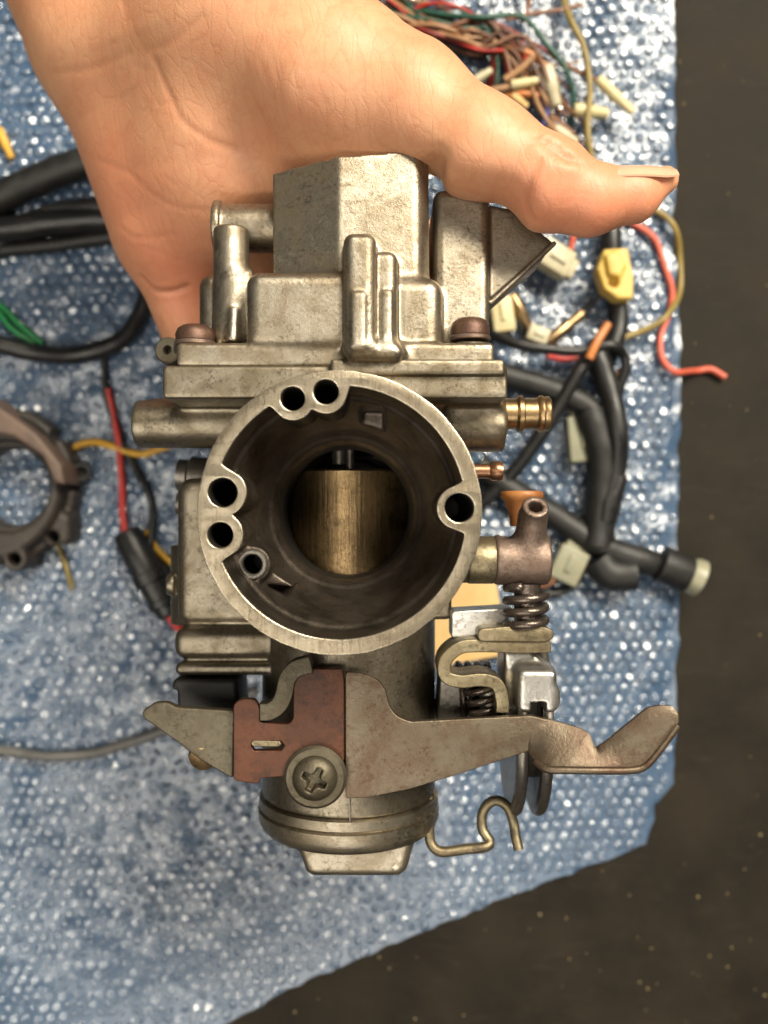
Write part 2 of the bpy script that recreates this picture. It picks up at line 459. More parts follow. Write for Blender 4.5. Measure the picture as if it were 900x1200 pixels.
def rbox_geo(c, half, b, R=None, seg=3):
    bm = bmesh.new(); bmesh.ops.create_cube(bm, size=2.0)
    for v in bm.verts: v.co = Vector((v.co.x * half[0], v.co.y * half[1], v.co.z * half[2]))
    bmesh.ops.bevel(bm, geom=list(bm.edges), offset=b, segments=seg, profile=0.5, affect='EDGES')
    bm.verts.index_update()
    V = [np.array(v.co) for v in bm.verts]
    if R is not None: V = [R @ v for v in V]
    V = [v + np.array(c) for v in V]; F = [tuple(v.index for v in g.verts) for g in bm.faces]
    bm.free(); return V, F
def rbox(name, c, half, b, mat, parent=None, R=None, **k):
    V, F = rbox_geo(c, half, b, R); return link(name, V, F, mat, parent, 35, **k)
def rotm(ax, deg): return np.array(Matrix.Rotation(math.radians(deg), 3, ax))

# ---------------------------------------------------------------- implicit modelling (castings, hand)
class Vol:
    def __init__(s, lo, hi, h):
        s.h = h; s.lo = np.array(lo, float)
        s.n = np.ceil((np.array(hi) - s.lo) / h).astype(int) + 1
        s.f = np.full(tuple(s.n), 40.0, np.float32)
    def grid(s, lo, hi):
        a = np.clip(np.floor((np.array(lo) - s.lo) / s.h).astype(int), 0, s.n - 1)
        b = np.clip(np.ceil((np.array(hi) - s.lo) / s.h).astype(int) + 1, 1, s.n)
        ax = [(s.lo[i] + np.arange(a[i], b[i]) * s.h).astype(np.float32) for i in range(3)]
        return tuple(slice(a[i], b[i]) for i in range(3)), np.meshgrid(*ax, indexing='ij', sparse=True)
    def add(s, fb, k=1.0):
        fn, lo, hi = fb; m = k + 3
        sl, g = s.grid(np.array(lo) - m, np.array(hi) + m)
        if 0 in s.f[sl].shape: return
        d = fn(*g).astype(np.float32); f = s.f[sl]
        if k > 0:
            h = np.clip(0.5 + 0.5 * (d - f) / k, 0, 1); s.f[sl] = d * (1 - h) + f * h - k * h * (1 - h)
        else: s.f[sl] = np.minimum(f, d)
    def sub(s, fb, k=0.5):
        fn, lo, hi = fb; m = k + 3
        sl, g = s.grid(np.array(lo) - m, np.array(hi) + m)
        if 0 in s.f[sl].shape: return
        d = -fn(*g).astype(np.float32); f = s.f[sl]
        if k > 0:
            h = np.clip(0.5 - 0.5 * (d - f) / k, 0, 1); s.f[sl] = d * (1 - h) + f * h + k * h * (1 - h)
        else: s.f[sl] = np.maximum(f, d)
    def mesh(s):
        f = s.f; f[0] = f[-1] = 1; f[:, 0] = f[:, -1] = 1; f[:, :, 0] = f[:, :, -1] = 1
        I = f < 0
        nx, ny, nz = f.shape
        cnt = np.zeros((nx - 1, ny - 1, nz - 1), np.int8)
        for dx in (0, 1):
            for dy in (0, 1):
                for dz in (0, 1): cnt += I[dx:nx - 1 + dx, dy:ny - 1 + dy, dz:nz - 1 + dz]
        act = (cnt > 0) & (cnt < 8)
        ci = np.argwhere(act); idx = np.full(act.shape, -1, np.int32); idx[act] = np.arange(len(ci))
        acc = np.zeros((len(ci), 3)); num = np.zeros(len(ci))
        for ax in range(3):
            o1, o2 = [i for i in range(3) if i != ax]
            for a in (0, 1):
                for b in (0, 1):
                    p = ci.copy(); p[:, o1] += a; p[:, o2] += b
                    q = p.copy(); q[:, ax] += 1
                    fa = f[p[:, 0], p[:, 1], p[:, 2]]; fb = f[q[:, 0], q[:, 1], q[:, 2]]
                    c = (fa < 0) != (fb < 0)
                    t = np.where(c, fa / np.where(c, fa - fb, 1), 0)
                    pos = p.astype(float); pos[:, ax] += t
                    acc[c] += pos[c]; num[c] += 1
        V = s.lo + acc / num[:, None] * s.h
        Fs = []
        for ax in range(3):
            o1, o2 = (ax + 1) % 3, (ax + 2) % 3
            sa = [slice(None)] * 3; sb = [slice(None)] * 3
            sa[ax] = slice(0, -1); sb[ax] = slice(1, None)
            A = I[tuple(sa)]; B = I[tuple(sb)]
            e = np.argwhere(A != B)
            e = e[(e[:, o1] > 0) & (e[:, o2] > 0) & (e[:, o1] < f.shape[o1] - 1) & (e[:, o2] < f.shape[o2] - 1)]
            flip = ~A[e[:, 0], e[:, 1], e[:, 2]]
            def cid(d1, d2):
                c = e.copy(); c[:, o1] -= d1; c[:, o2] -= d2; return idx[c[:, 0], c[:, 1], c[:, 2]]
            q = np.stack([cid(1, 1), cid(0, 1), cid(0, 0), cid(1, 0)], 1)
            q[flip] = q[flip][:, ::-1]
            Fs.append(q)
        return V, np.concatenate(Fs)

def s_cone(a, b, r1, r2):
    a = np.array(a, float); b = np.array(b, float); ba = b - a; L2 = ba @ ba
    def fn(x, y, z):
        t = np.clip(((x - a[0]) * ba[0] + (y - a[1]) * ba[1] + (z - a[2]) * ba[2]) / L2, 0, 1)
        return np.sqrt((x - a[0] - ba[0] * t) ** 2 + (y - a[1] - ba[1] * t) ** 2 + (z - a[2] - ba[2] * t) ** 2) - (r1 + (r2 - r1) * t)
    R = max(r1, r2)
    return fn, np.minimum(a, b) - R, np.maximum(a, b) + R
def s_ell(c, r, R=None):
    c = np.array(c, float); r = np.array(r, float); Ri = np.eye(3) if R is None else R.T
    def fn(x, y, z):
        X_, Y_, Z_ = x - c[0], y - c[1], z - c[2]
        p = [Ri[i, 0] * X_ + Ri[i, 1] * Y_ + Ri[i, 2] * Z_ for i in range(3)]
        k0 = np.sqrt(sum((p[i] / r[i]) ** 2 for i in range(3))); k1 = np.sqrt(sum((p[i] / r[i] ** 2) ** 2 for i in range(3)))
        return k0 * (k0 - 1) / (k1 + 1e-6)
    m = r.max(); return fn, c - m, c + m
def s_box(c, half, rd=0.5, R=None):
    c = np.array(c, float); hf = np.array(half, float); Ri = np.eye(3) if R is None else R.T
    def fn(x, y, z):
        X_, Y_, Z_ = x - c[0], y - c[1], z - c[2]
        q = [np.abs(Ri[i, 0] * X_ + Ri[i, 1] * Y_ + Ri[i, 2] * Z_) - (hf[i] - rd) for i in range(3)]
        return np.sqrt(sum(np.maximum(a, 0) ** 2 for a in q)) + np.minimum(np.maximum(np.maximum(q[0], q[1]), q[2]), 0) - rd
    m = hf if R is None else np.full(3, np.linalg.norm(hf)); return fn, c - m, c + m
def s_bx(x0, x1, y0, y1, z0, z1, rd=0.5):
    return s_box(((x0 + x1) / 2, (y0 + y1) / 2, (z0 + z1) / 2), (abs(x1 - x0) / 2, abs(y1 - y0) / 2, abs(z1 - z0) / 2), rd)
def s_cyl(a, b, r1, r2=None, rd=0.4):
    r2 = r1 if r2 is None else r2
    a = np.array(a, float); b = np.array(b, float); ba = b - a; L = np.linalg.norm(ba); w = ba / L
    def fn(x, y, z):
        t = (x - a[0]) * w[0] + (y - a[1]) * w[1] + (z - a[2]) * w[2]
        d2 = (x - a[0]) ** 2 + (y - a[1]) ** 2 + (z - a[2]) ** 2 - t * t
        rr = r1 + (r2 - r1) * np.clip(t / L, 0, 1)
        q0 = np.sqrt(np.maximum(d2, 0)) - (rr - rd); q1 = np.abs(t - L / 2) - (L / 2 - rd)
        return np.minimum(np.maximum(q0, q1), 0) + np.sqrt(np.maximum(q0, 0) ** 2 + np.maximum(q1, 0) ** 2) - rd
    R = max(r1, r2); return fn, np.minimum(a, b) - R, np.maximum(a, b) + R
def s_prism(poly, z0, z1, rd=0.5):
    P = np.array(poly, float); n = len(P); zc, hz = (z0 + z1) / 2, abs(z1 - z0) / 2
    def fn(x, y, z):
        x2 = x[:, :, 0]; y2 = y[:, :, 0]
        d = np.full(np.broadcast(x2, y2).shape, 1e9); s = np.ones(d.shape)
        for i in range(n):
            a, b = P[i], P[i - 1]; e = b - a; wx, wy = x2 - a[0], y2 - a[1]
            t = np.clip((wx * e[0] + wy * e[1]) / (e @ e), 0, 1)
            d = np.minimum(d, (wx - e[0] * t) ** 2 + (wy - e[1] * t) ** 2)
            c1 = y2 >= a[1]; c2 = y2 < b[1]; c3 = e[0] * wy > e[1] * wx
            fl = (c1 & c2 & c3) | (~c1 & ~c2 & ~c3); s = np.where(fl, -s, s)
        d = (s * np.sqrt(d))[:, :, None] + rd
        q = np.abs(z - zc) - (hz - rd)
        return np.minimum(np.maximum(d, q), 0) + np.sqrt(np.maximum(d, 0) ** 2 + np.maximum(q, 0) ** 2) - rd
    return fn, np.array((*P.min(0), min(z0, z1))), np.array((*P.max(0), max(z0, z1)))
def s_lathe_z(prof, cx, cy, z0, z1):
    """solid of revolution about a line parallel to z; prof = sorted (z, r)"""
    pz = np.array([p[0] for p in prof]); pr = np.array([p[1] for p in prof]); R = pr.max()
    def fn(x, y, z):
        rr = np.interp(z.ravel(), pz, pr).reshape(z.shape)
        return np.maximum((np.sqrt((x - cx) ** 2 + (y - cy) ** 2) - rr) * 0.8, np.abs(z - (z0 + z1) / 2) - abs(z1 - z0) / 2)
    return fn, np.array((cx - R, cy - R, z0)), np.array((cx + R, cy + R, z1))

# ================================================================ SETTING: floor
def sheet_grid(poly_px, z_of, step, zplane):
    pass
V = [(-700, -800, FLOOR), (700, -800, FLOOR), (700, 800, FLOOR), (-700, 800, FLOOR)]
fl = link('floor', V, [(0, 1, 2, 3)], M['floor'], None, 0, kind='structure')

def inside(poly, x, y):
    P = np.array(poly); r = np.zeros(np.broadcast(x, y).shape, bool); n = len(P)
    for i in range(n):
        a, b = P[i], P[i - 1]
        c = ((a[1] > y) != (b[1] > y)) & (x < (b[0] - a[0]) * (y - a[1]) / (b[1] - a[1] + 1e-12) + a[0])
        r ^= c
    return r

# smooth random waves for the wrap
WV = [(rng.normal(0, 1, 2), rng.uniform(0, 6.28), w, a) for w, a in ((0.012, 1.0), (0.02, 0.9), (0.03, 0.6), (0.05, 0.5), (0.06, 0.4), (0.075, 0.35), (0.09, 0.30), (0.12, 0.22), (0.14, 0.16))]
def waves(x, y):
    z = 0
    for d, ph, w, a in WV:
        d = d / np.linalg.norm(d); z = z + a * np.sin((d[0] * x + d[1] * y) * w * 6.28 + ph + 0.6 * np.sin(0.02 * (x * d[1] - y * d[0])))
    return z
def wrap_h(x, y):
    """height of the wrap above the floor, mm"""
    edge = np.clip((y + 165 + (x + 20) * -0.40) / 45.0, 0, 1)     # the strip along the front edge dips to the floor
    return 1.2 + (4.2 + waves(x, y) * 0.9) * edge

def bubble_wrap(name, outline_px, lift, pitch, R, H, rot, label, lo_px=None):
    t = thing(name, label, 'bubble wrap', (0, 0, FLOOR))
    ctl = [np.append(Q(a, b, FLOOR)[:2], 0) for a, b in outline_px]; poly = []
    for i_ in range(len(ctl)):
        a_, b_ = ctl[i_ - 1], ctl[i_]; m_ = max(1, int(np.linalg.norm(b_ - a_) / 4.0))
        poly += [(a_ + (b_ - a_) * t_)[:2] + rng.normal(0, 0.45, 2) for t_ in np.arange(m_) / m_]
    P = np.array(poly); lo, hi = P.min(0), P.max(0)
    # film: fine grid clipped to the outline by snapping
    st = 2.6
    xs = np.arange(lo[0], hi[0] + st, st); ys = np.arange(lo[1], hi[1] + st, st)
    gx, gy = np.meshgrid(xs, ys, indexing='ij')
    gz = FLOOR + wrap_h(gx, gy) + lift + rng.normal(0, 0.10, gx.shape)
    ok = inside(poly, gx, gy)
    bd = np.full(gx.shape, 1e9); nx_, ny_ = gx.copy(), gy.copy()
    for i in range(len(P)):
        a_, b_ = P[i], P[i - 1]; e_ = b_ - a_
        tt = np.clip(((gx - a_[0]) * e_[0] + (gy - a_[1]) * e_[1]) / (e_ @ e_), 0, 1)
        qx, qy = a_[0] + e_[0] * tt, a_[1] + e_[1] * tt; dd_ = np.hypot(gx - qx, gy - qy); mm = dd_ < bd
        bd[mm] = dd_[mm]; nx_[mm] = qx[mm]; ny_[mm] = qy[mm]
    gx = np.where(ok, gx, nx_); gy = np.where(ok, gy, ny_)
    idx = -np.ones(gx.shape, int); use = np.zeros(gx.shape, bool)
    q = ok[:-1, :-1] | ok[1:, :-1] | ok[:-1, 1:] | ok[1:, 1:]
    use[:-1, :-1] |= q; use[1:, :-1] |= q; use[:-1, 1:] |= q; use[1:, 1:] |= q
    idx[use] = np.arange(use.sum())
    F = np.stack([idx[:-1, :-1][q], idx[1:, :-1][q], idx[1:, 1:][q], idx[:-1, 1:][q]], 1)
    link('film', np.stack([gx[use], gy[use], gz[use]], 1), F, M['film'], t, 180)
    # bubbles
    c, s = math.cos(rot), math.sin(rot)
    ext = np.abs(P).max() * 1.5; k = int(ext / pitch) + 2
    a, b = np.meshgrid(np.arange(-k, k), np.arange(-k, k), indexing='ij')
    bx = (a + 0.5 * (b % 2)) * pitch; by = b * pitch * 0.866
    X_ = (c * bx - s * by).ravel(); Y_ = (s * bx + c * by).ravel()
    X_ = X_ + 1.2 * np.sin(Y_ * 0.03); Y_ = Y_ + 1.2 * np.sin(X_ * 0.025 + 1)
    m = inside(poly, X_, Y_)
    for dx, dy in ((R, 0), (-R, 0), (0, R), (0, -R)): m &= inside(poly, X_ + dx, Y_ + dy)
    X_, Y_ = X_[m], Y_[m]; n = len(X_)
    rings = [(1.0, -0.05), (0.96, 0.42), (0.78, 0.82), (0.45, 0.97)]; seg = 10
    hh = H * rng.choice([1.0, 0.85, 0.55, 0.3], n, p=[0.5, 0.28, 0.14, 0.08])
    slack = np.sin(X_ * 0.055 + 1.2 * np.sin(Y_ * 0.03)) + np.sin(Y_ * 0.05 + X_ * 0.02 + 2.0) + np.clip(-X_ / 90, -1.6, 1.0)
    loose = np.clip((slack - 0.7) * 1.2, 0, 1); hh = hh * (1 - 0.6 * loose)
    tx, ty = rng.normal(0, 0.2, n) * (1 + 0.9 * loose), rng.normal(0, 0.2, n) * (1 + 0.9 * loose)
    Vs = []
    for r, hgt in rings:
        for j in range(seg):
            th = 2 * math.pi * j / seg
            rr = R * r * (1 + rng.normal(0, 0.03, n)); ox, oy = rr * math.cos(th), rr * math.sin(th)
            oz = hh * hgt + (ox * tx + oy * ty) * hgt + rng.normal(0, 1, n) * (0.06 + 0.12 * loose) * (hgt > 0.2)
            Vs.append(np.stack([X_ + ox, Y_ + oy, oz], 1))
    dent = rng.choice([1.0, 0.75, 0.45], n, p=[0.4, 0.3, 0.3])
    Vs.append(np.stack([X_ + rng.normal(0, 0.15, n), Y_ + rng.normal(0, 0.15, n), hh * dent], 1))
    A = np.stack(Vs, 1); per = A.shape[1]
    A[:, :, 2] += (FLOOR + lift + wrap_h(X_, Y_))[:, None]
    fq = []
    for i in range(len(rings) - 1):
        for j in range(seg):
            k2 = (j + 1) % seg
            fq += [(i * seg + j, i * seg + k2, (i + 1) * seg + k2), (i * seg + j, (i + 1) * seg + k2, (i + 1) * seg + j)]
    i = len(rings) - 1
    for j in range(seg): fq.append((i * seg + j, i * seg + (j + 1) % seg, per - 1))
    F = (np.array(fq)[None] + (np.arange(n) * per)[:, None, None]).reshape(-1, 3)
    link('bubbles', A.reshape(-1, 3), F, M['bubble'], t, 180, kind='stuff')
    return t

bubble_wrap('bubble_wrap', [(-120, -160), (786, -160), (784, 200), (780, 500), (776, 700), (771, 835), (766, 930), (757, 984), (690, 1012),
                            (600, 1046), (520, 1078), (430, 1115), (340, 1155), (270, 1193), (200, 1235), (-120, 1380)],
            1.5, 4.9, 2.1, 1.25, 0.06, 'blue bubble wrap sheet spread over the dark floor under everything')
bubble_wrap('bubble_wrap', [(600, 300), (789, 300), (791, 560), (789, 760), (789, 830), (788, 915), (770, 938), (640, 960), (560, 800)],
            0.0, 4.9, 2.1, 1.2, 0.10, 'strip of a second bubble wrap sheet peeking out at the right edge')

# crumbs on the floor
Vc, Fc = [], []
for i in range(70):
    px, py = random.choice([(random.uniform(795, 900), random.uniform(0, 1200)), (random.uniform(300, 900), random.uniform(1010, 1200))])
    r = random.uniform(0.25, 0.8); c = Q(px, py, FLOOR) + np.array((0, 0, r * 0.5)); b = len(Vc)
    if inside([(270, 1193), (757, 984), (790, 900), (790, 0), (0, 0), (0, 1200)], px, py): continue
    for v in ((1, 0, 0), (-1, 0, 0), (0, 1, 0), (0, -1, 0), (0, 0, 1), (0, 0, -1)):
        Vc.append(c + np.array(v) * r * np.array((random.uniform(.5, 1.5), random.uniform(.5, 1.5), .6)))
    for f in ((0, 2, 4), (2, 1, 4), (1, 3, 4), (3, 0, 4), (2, 0, 5), (1, 2, 5), (3, 1, 5), (0, 3, 5)): Fc.append(tuple(b + q for q in f))
o = link('floor_crumbs', Vc, Fc, M['dust'], None, 0, kind='stuff'); o['label'] = 'scattered pale crumbs and dust on the dark floor'; o['category'] = 'crumbs'

# ================================================================ CARBURETTOR
RC = Q(397.5, 600.5, 0)[:2]        # mouth centre
CX, CY = RC
ZC = -54.0                          # axis of the slide chamber
RCH = 24.2
carb = thing('carburetor', 'old aluminium motorcycle carburettor with rusty levers held up by the hand', 'carburetor', (CX, CY, FLOOR + 60))

HOLES = [(343, 467, 14, 25.5), (382, 459, 14.5, 25.5), (261, 577, 17, 28), (258, 627, 15, 27), (538.5, 595, 17, 26.5)]
def hmm(h): return (X(h[0], 0), Y(h[1], 0), h[2] * S0, h[3] * S0)

# ---- body casting
bv = Vol((-78, -84, -104), (46, 42, 1.5), 0.55)
bv.add(s_bx(X(190, -18), X(595, -18), Y(467, -18), Y(428, -18), -72, -18, 0.8), 0)               # float chamber flange
bv.add(s_bx(X(387, -17), X(591, -17), Y(440, -17), Y(421, -17), -60, -16.6, 0.5), 0.6)
bv.add(s_bx(X(290, -25), X(520, -25), -10, Y(455, -25), -68, -27, 2.0), 3.0)                       # neck
bv.add(s_lathe_z([(-46, 25), (-30, 28.5), (-14, 31.0), (0, 31.1)], CX, CY, -46, -0.5), 3.0)          # bell outside
bv.add(s_cyl((CX, 20, ZC), (CX, -78.2, ZC), RCH, RCH, 0.6), 1.6)                                    # slide chamber
bv.add(s_cyl((CX, CY, -60), (CX, CY, -101), 24, 22, 0.8), 3)                                         # outlet spigot
# fuel pipe boss on the right, starter boss on the left
bv.add(s_cyl((10, Y(503, -38), -38), (X(590, -38), Y(503, -38), -38), 6.0, 6.0, 0.7), 3.0)
bv.add(s_bx(X(490, -34), X(588, -34), Y(505, -34), Y(455, -34), -60, -32, 2), 4.0)
bv.add(s_cyl((-20, Y(498, -42), -42), (X(160, -42), Y(498, -42), -42), 6.4, 6.2, 0.8), 2.0)
bv.add(s_cyl((X(200, -44), Y(490, -44), -44), (X(160, -44), Y(490, -44), -44), 5.0, 4.6, 0.8), 1.5)
bv.add(s_bx(X(180, -50), X(300, -50), Y(520, -50), Y(470, -50), -64, -44, 2), 2.0)
# starter housing on the left
bv.add(s_bx(X(205, -42), X(345, -42), Y(735, -42), Y(560, -42), -70, -42, 4.0), 3.0)
bv.add(s_cyl((X(218, -48), Y(735, -48), -56), (X(218, -48), Y(640, -48), -56), 6, 6, .6), 3.0)
bv.add(s_bx(X(203, -41.5), X(350, -41.5), Y(773, -41.5), Y(736, -41.5), -70, -41, 3.0), 0.4)
bv.add(s_bx(X(205, -41), X(340, -41), Y(792, -41), Y(777, -41), -69, -40.6, 1.5), 0.4)
bv.add(s_bx(X(214, -42.5), X(340, -42.5), Y(785, -42), Y(730, -42), -68, -42.6, 2.0), 0.3)
bv.add(s_cyl((X(207, -52), Y(685, -52), -52), (X(196, -52), Y(685, -52), -52), 3.4, 3.0, .6), 0.5)
# carrier boss of the linkage on the right
bv.add(s_cyl((5, Y(657, -34), -34), (X(578, -34), Y(657, -34), -34), 5.9, 5.7, 0.5), 1.5)
bv.add(s_bx(X(470, -45), X(528, -45), Y(724, -45), Y(690, -45), -62, -40, 1.5), 2.0)
# screw boss for the bracket
bv.add(s_cyl((X(370, -24), Y(908, -24), -40), (X(370, -24), Y(908, -24), -26.2), 6.5, 6.0, 0.6), 2.0)
# bell cut
bv.sub(s_lathe_z([(-48, 16.7), (-39, 16.9), (-34, 17.8), (-31.8, 18.6), (-31, 19.6), (-28.5, 21.0), (-22, 23.0), (-14, 25.0), (-9.8, 26.0), (-9.0, 27.1), (-4, 27.7), (3, 28.1)], CX, CY, -48, 3), 0.3)
bv.sub(s_cyl((CX, CY, -40), (CX, CY, -97), 16.7, 16.7, 0.3), 0.3)
bv.sub(s_cyl((CX, 18, ZC - 10), (CX, -74, ZC - 10), 20.6, 20.6, 0.3), 0.3)
for h in HOLES:
    x, y, r, rl = hmm(h)
    inw = np.array((CX - x, CY - y)); inw /= np.linalg.norm(inw)
    bv.add(s_cyl((x, y, -21), (x, y, -0.6), rl - 0.5, rl - 0.35, 0.2), 0.4)
    bv.add(s_cyl((x, y, -39), (x, y, -3), r + 1.5, r + 1.5, 0.2), 0.4)
# pilot air jet lobe and its web
jx, jy = X(297, -12), Y(661, -12)
bv.add(s_cyl((jx, jy, -28), (jx, jy, -11), 5.0, 4.3, 0.5), 1.5)
bv.add(s_prism([(jx - 3, jy + 3), (jx + 9.5, jy - 5.5), (jx + 1, jy - 4.5), (jx - 4, jy - 3)], -27, -13.5, 0.4), 1.0)
bv.sub(s_cyl((jx, jy, -26), (jx, jy, 2), 2.5, 2.5, 0.2), 0.2)
# casting pocket at the top of the bell
bv.sub(s_bx(X(424, -16), X(450, -16), Y(512, -16), Y(478, -16), -24, -10, 0.6), 0.8)
for h in HOLES:
    x, y, r, rl = hmm(h); bv.sub(s_cyl((x, y, -36), (x, y, 3), r, r, 0.1), 0.1)
bV, bF = bv.mesh(); del bv
body = link('body', bV, bF, M['cast_dark'], carb, 180)
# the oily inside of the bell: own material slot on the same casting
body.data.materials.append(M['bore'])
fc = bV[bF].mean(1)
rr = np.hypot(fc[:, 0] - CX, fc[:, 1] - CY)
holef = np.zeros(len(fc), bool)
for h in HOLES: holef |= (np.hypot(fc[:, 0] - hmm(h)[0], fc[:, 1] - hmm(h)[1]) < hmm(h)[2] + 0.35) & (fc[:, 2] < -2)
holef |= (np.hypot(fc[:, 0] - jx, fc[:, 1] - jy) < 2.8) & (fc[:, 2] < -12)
holef |= (rr < 18.2) & (fc[:, 2] < -36)  # deep end of the throat takes the painted shade too
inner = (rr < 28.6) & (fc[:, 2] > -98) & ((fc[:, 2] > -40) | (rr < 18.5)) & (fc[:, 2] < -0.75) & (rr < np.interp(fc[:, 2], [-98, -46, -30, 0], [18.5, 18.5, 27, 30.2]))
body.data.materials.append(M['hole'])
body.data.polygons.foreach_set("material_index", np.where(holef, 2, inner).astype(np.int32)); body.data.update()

# ---- machined rim with its lobes and holes
RIN, ROUT = 149.0 * S0, 167.0 * S0
ang = np.linspace(0, 2 * math.pi, 720, endpoint=False); rin = np.full(720, RIN)
for h in HOLES:
    x, y, r, rl = hmm(h); x -= CX; y -= CY
    for i, t in enumerate(ang):
        dx, dy = math.cos(t), math.sin(t); bq = dx * x + dy * y; cq = x * x + y * y - rl * rl; dd = bq * bq - cq
        if dd > 0 and bq > 0: rin[i] = min(rin[i], bq - math.sqrt(dd))
kern = np.array([1, 2, 3, 2, 1]) / 9.0
rin = sum(np.roll(rin, i - 2) * kern[i] for i in range(5))
rout = ROUT + 0.12 * np.sin(ang * 3 + 1) + 0.05 * np.sin(ang * 17) + np.convolve(np.r_[rng.normal(0, .05, 724)], np.ones(5) / 5, 'valid')
outer = [(CX + r * math.cos(t), CY + r * math.sin(t)) for r, t in zip(rout, ang)]
innr = [(CX + r * math.cos(t), CY + r * math.sin(t)) for r, t in zip(rin, ang)]
rim = prism('mouth_rim', [outer, innr] + [circ(hmm(h)[0], hmm(h)[1], hmm(h)[2] + 0.05, 40) for h in HOLES], 0.0, 2.2, M['rim'], carb, bevel=0.22, res=2)
rim.data.materials.append(M['rimedge'])
for p in rim.data.polygons:
    if 0.1 < p.normal.z < 0.97: p.material_index = 1
ring_lathe('pilot_jet', ringprofile(3.5, 2.3, -12.5, -9.6, 0.3), (jx, jy, 0), (0, 0, 1), M['darksteel'], carb, 32)

# ---- throttle slide and needle
lathe('throttle_slide', [(19.6, -70), (20.2, -69.5), (20.2, Y(549, -44) - 0.6), (19.6, Y(549, -44))], (CX, 0, ZC - 10), (0, 1, 0), M['slide'], carb, 96)
lathe('jet_needle', [(1.2, -8), (1.2, 14), (0.9, 24)], (CX + 0.4, 0, ZC + 2), (0, 1, 0), M['darksteel'], carb, 16)
lathe('needle_jet', [(2.0, 13.4), (2.0, 24)], (CX - 2.6, 0, ZC + 1), (0, 1, 0), M['darksteel'], carb, 20)

# ---- cap of the slide chamber
def yc(py): return (600 - py) * sc(ZC + RCH)
cap = lathe('chamber_cap', [(24.0, yc(961)), (25.0, yc(963)), (25.1, yc(974)), (24.5, yc(975.5)), (24.3, yc(977)), (25.3, yc(978.5)), (25.3, yc(990)), (24.6, yc(998)), (23.6, yc(1003)), (18, yc(1004))],
            (CX, 0, ZC), (0, 1, 0), M['cast'], carb, 96, 50)
kv = Vol((CX - 24, -104, ZC - 24), (CX + 24, -82, ZC + 24), 0.6)
zk = ZC + 15
kv.add(s_prism([(X(342, zk), -84), (X(348, zk), Y(996, zk)), (X(358, zk), Y(1024, zk)), (X(366, zk), Y(1029, zk)), (X(468, zk), Y(1029, zk)), (X(477, zk), Y(1022, zk)), (X(486, zk), Y(990, zk)), (X(488, zk), -84)], ZC - 15, zk, 2.4), 0)
kV, kF = kv.mesh(); link('cap_boss', kV, kF, M['cast'], cap, 180)
rbox('casting_seam', (X(410, -29.4), yc(952), ZC + RCH + 0.1), (0.22, 4.8, 0.35), 0.12, M['darksteel'], carb)

# ---- float bowl casting
fv = Vol((-58, 32, -76), (52, 96, -8), 0.5)
ZB = -20
fv.add(s_bx(X(207, ZB), X(579, ZB), Y(431, ZB), Y(402, ZB), -71, -19, 1.2), 0)
tower = [Q(318, 198, -26)[:2], Q(395, 184, -22)[:2], Q(488, 177, -22)[:2], Q(503, 184, -23)[:2], Q(504, 330, -23)[:2], Q(520, 335, -23)[:2], Q(521, 415, -23)[:2], Q(318, 415, -25)[:2]]
def s_facet(poly, z0, zfn, rd=0.8):
    """prism whose front is cut by a roof: zfn(x) gives the front height"""
    base, lo, hi = s_prism(poly, z0, -10, rd)
    def fn(x, y, z):
        return np.maximum(base(x, y, z), (z - zfn(x)) * 0.9)
    return fn, lo, hi
xe = X(397, -22)
fv.add(s_facet(tower, -66, lambda x: np.where(x < xe, -21.5 + (x - xe) * 0.42, -21.5 - (x - xe) * 0.03) - np.maximum(x - X(484, -22), 0) ** 2 * 0.22, 1.6), 2.2)
fv.add(s_bx(X(288, -19), X(412, -19), Y(410, -19), Y(318, -19), -60, -17.5, 3.4), 1.0)       # lower block
fv.add(s_bx(X(455, -20), X(520, -20), Y(410, -20), Y(322, -20), -60, -20.0, 4.0), 2.0)
# centre rib with its steps
fv.add(s_bx(X(436, -15), X(466, -15), Y(412, -15), Y(292, -15), -40, -15.2, 2.2), 1.2)
fv.add(s_bx(X(402, -13), X(441, -13), Y(412, -13), Y(271, -13), -40, -12.8, 2.4), 0.8)
fv.add(s_bx(X(411, -12), X(429, -12), Y(408, -12), Y(341, -12), -30, -12.1, 0.7), 0.6)
fv.add(s_bx(X(446, -15), X(460, -15), Y(408, -15), Y(340, -15), -30, -14.6, 0.7), 0.6)
fv.add(s_bx(X(404, -12), X(474, -12), Y(421, -12), Y(400, -12), -40, -13.6, 2.4), 3.0)
# vent post on the left
fv.add(s_cyl(Q(271, 400, -30), (X(271, -30), Y(268, -30), -30), 4.6, 4.5, 0.7), 1.0)
fv.add(s_cyl((X(272, -30), Y(402, -30), -30), (X(275, -30), Y(326, -30), -30), 4.9, 5.2, 2.0), 1.0)
fv.add(s_prism([Q(276, 318, -29)[:2], Q(296, 318, -29)[:2], Q(300, 340, -29)[:2], Q(290, 404, -29)[:2], Q(258, 404, -29)[:2]], -38, -26.5, 1.5), 2.5)
fv.add(s_cyl((X(273, -26), Y(402, -26), -25), (X(275, -26), Y(362, -26), -25.5), 1.8, 1.1, 0.5), 1.0)
fv.add(s_bx(X(231, -42), X(262, -42), Y(402, -42), Y(318, -42), -62, -42, 3.5), 1.0)
# overflow stub behind the post
fv.add(s_cyl((X(330, -42), Y(268, -42), -42), (X(258, -42), Y(268, -42), -42), 6.3, 6.3, 0.5), 1.0)
fv.add(s_cyl((X(262, -42), Y(268, -42), -42), (X(252, -42), Y(268, -42), -42), 7.3, 7.3, 0.6), 0.4)
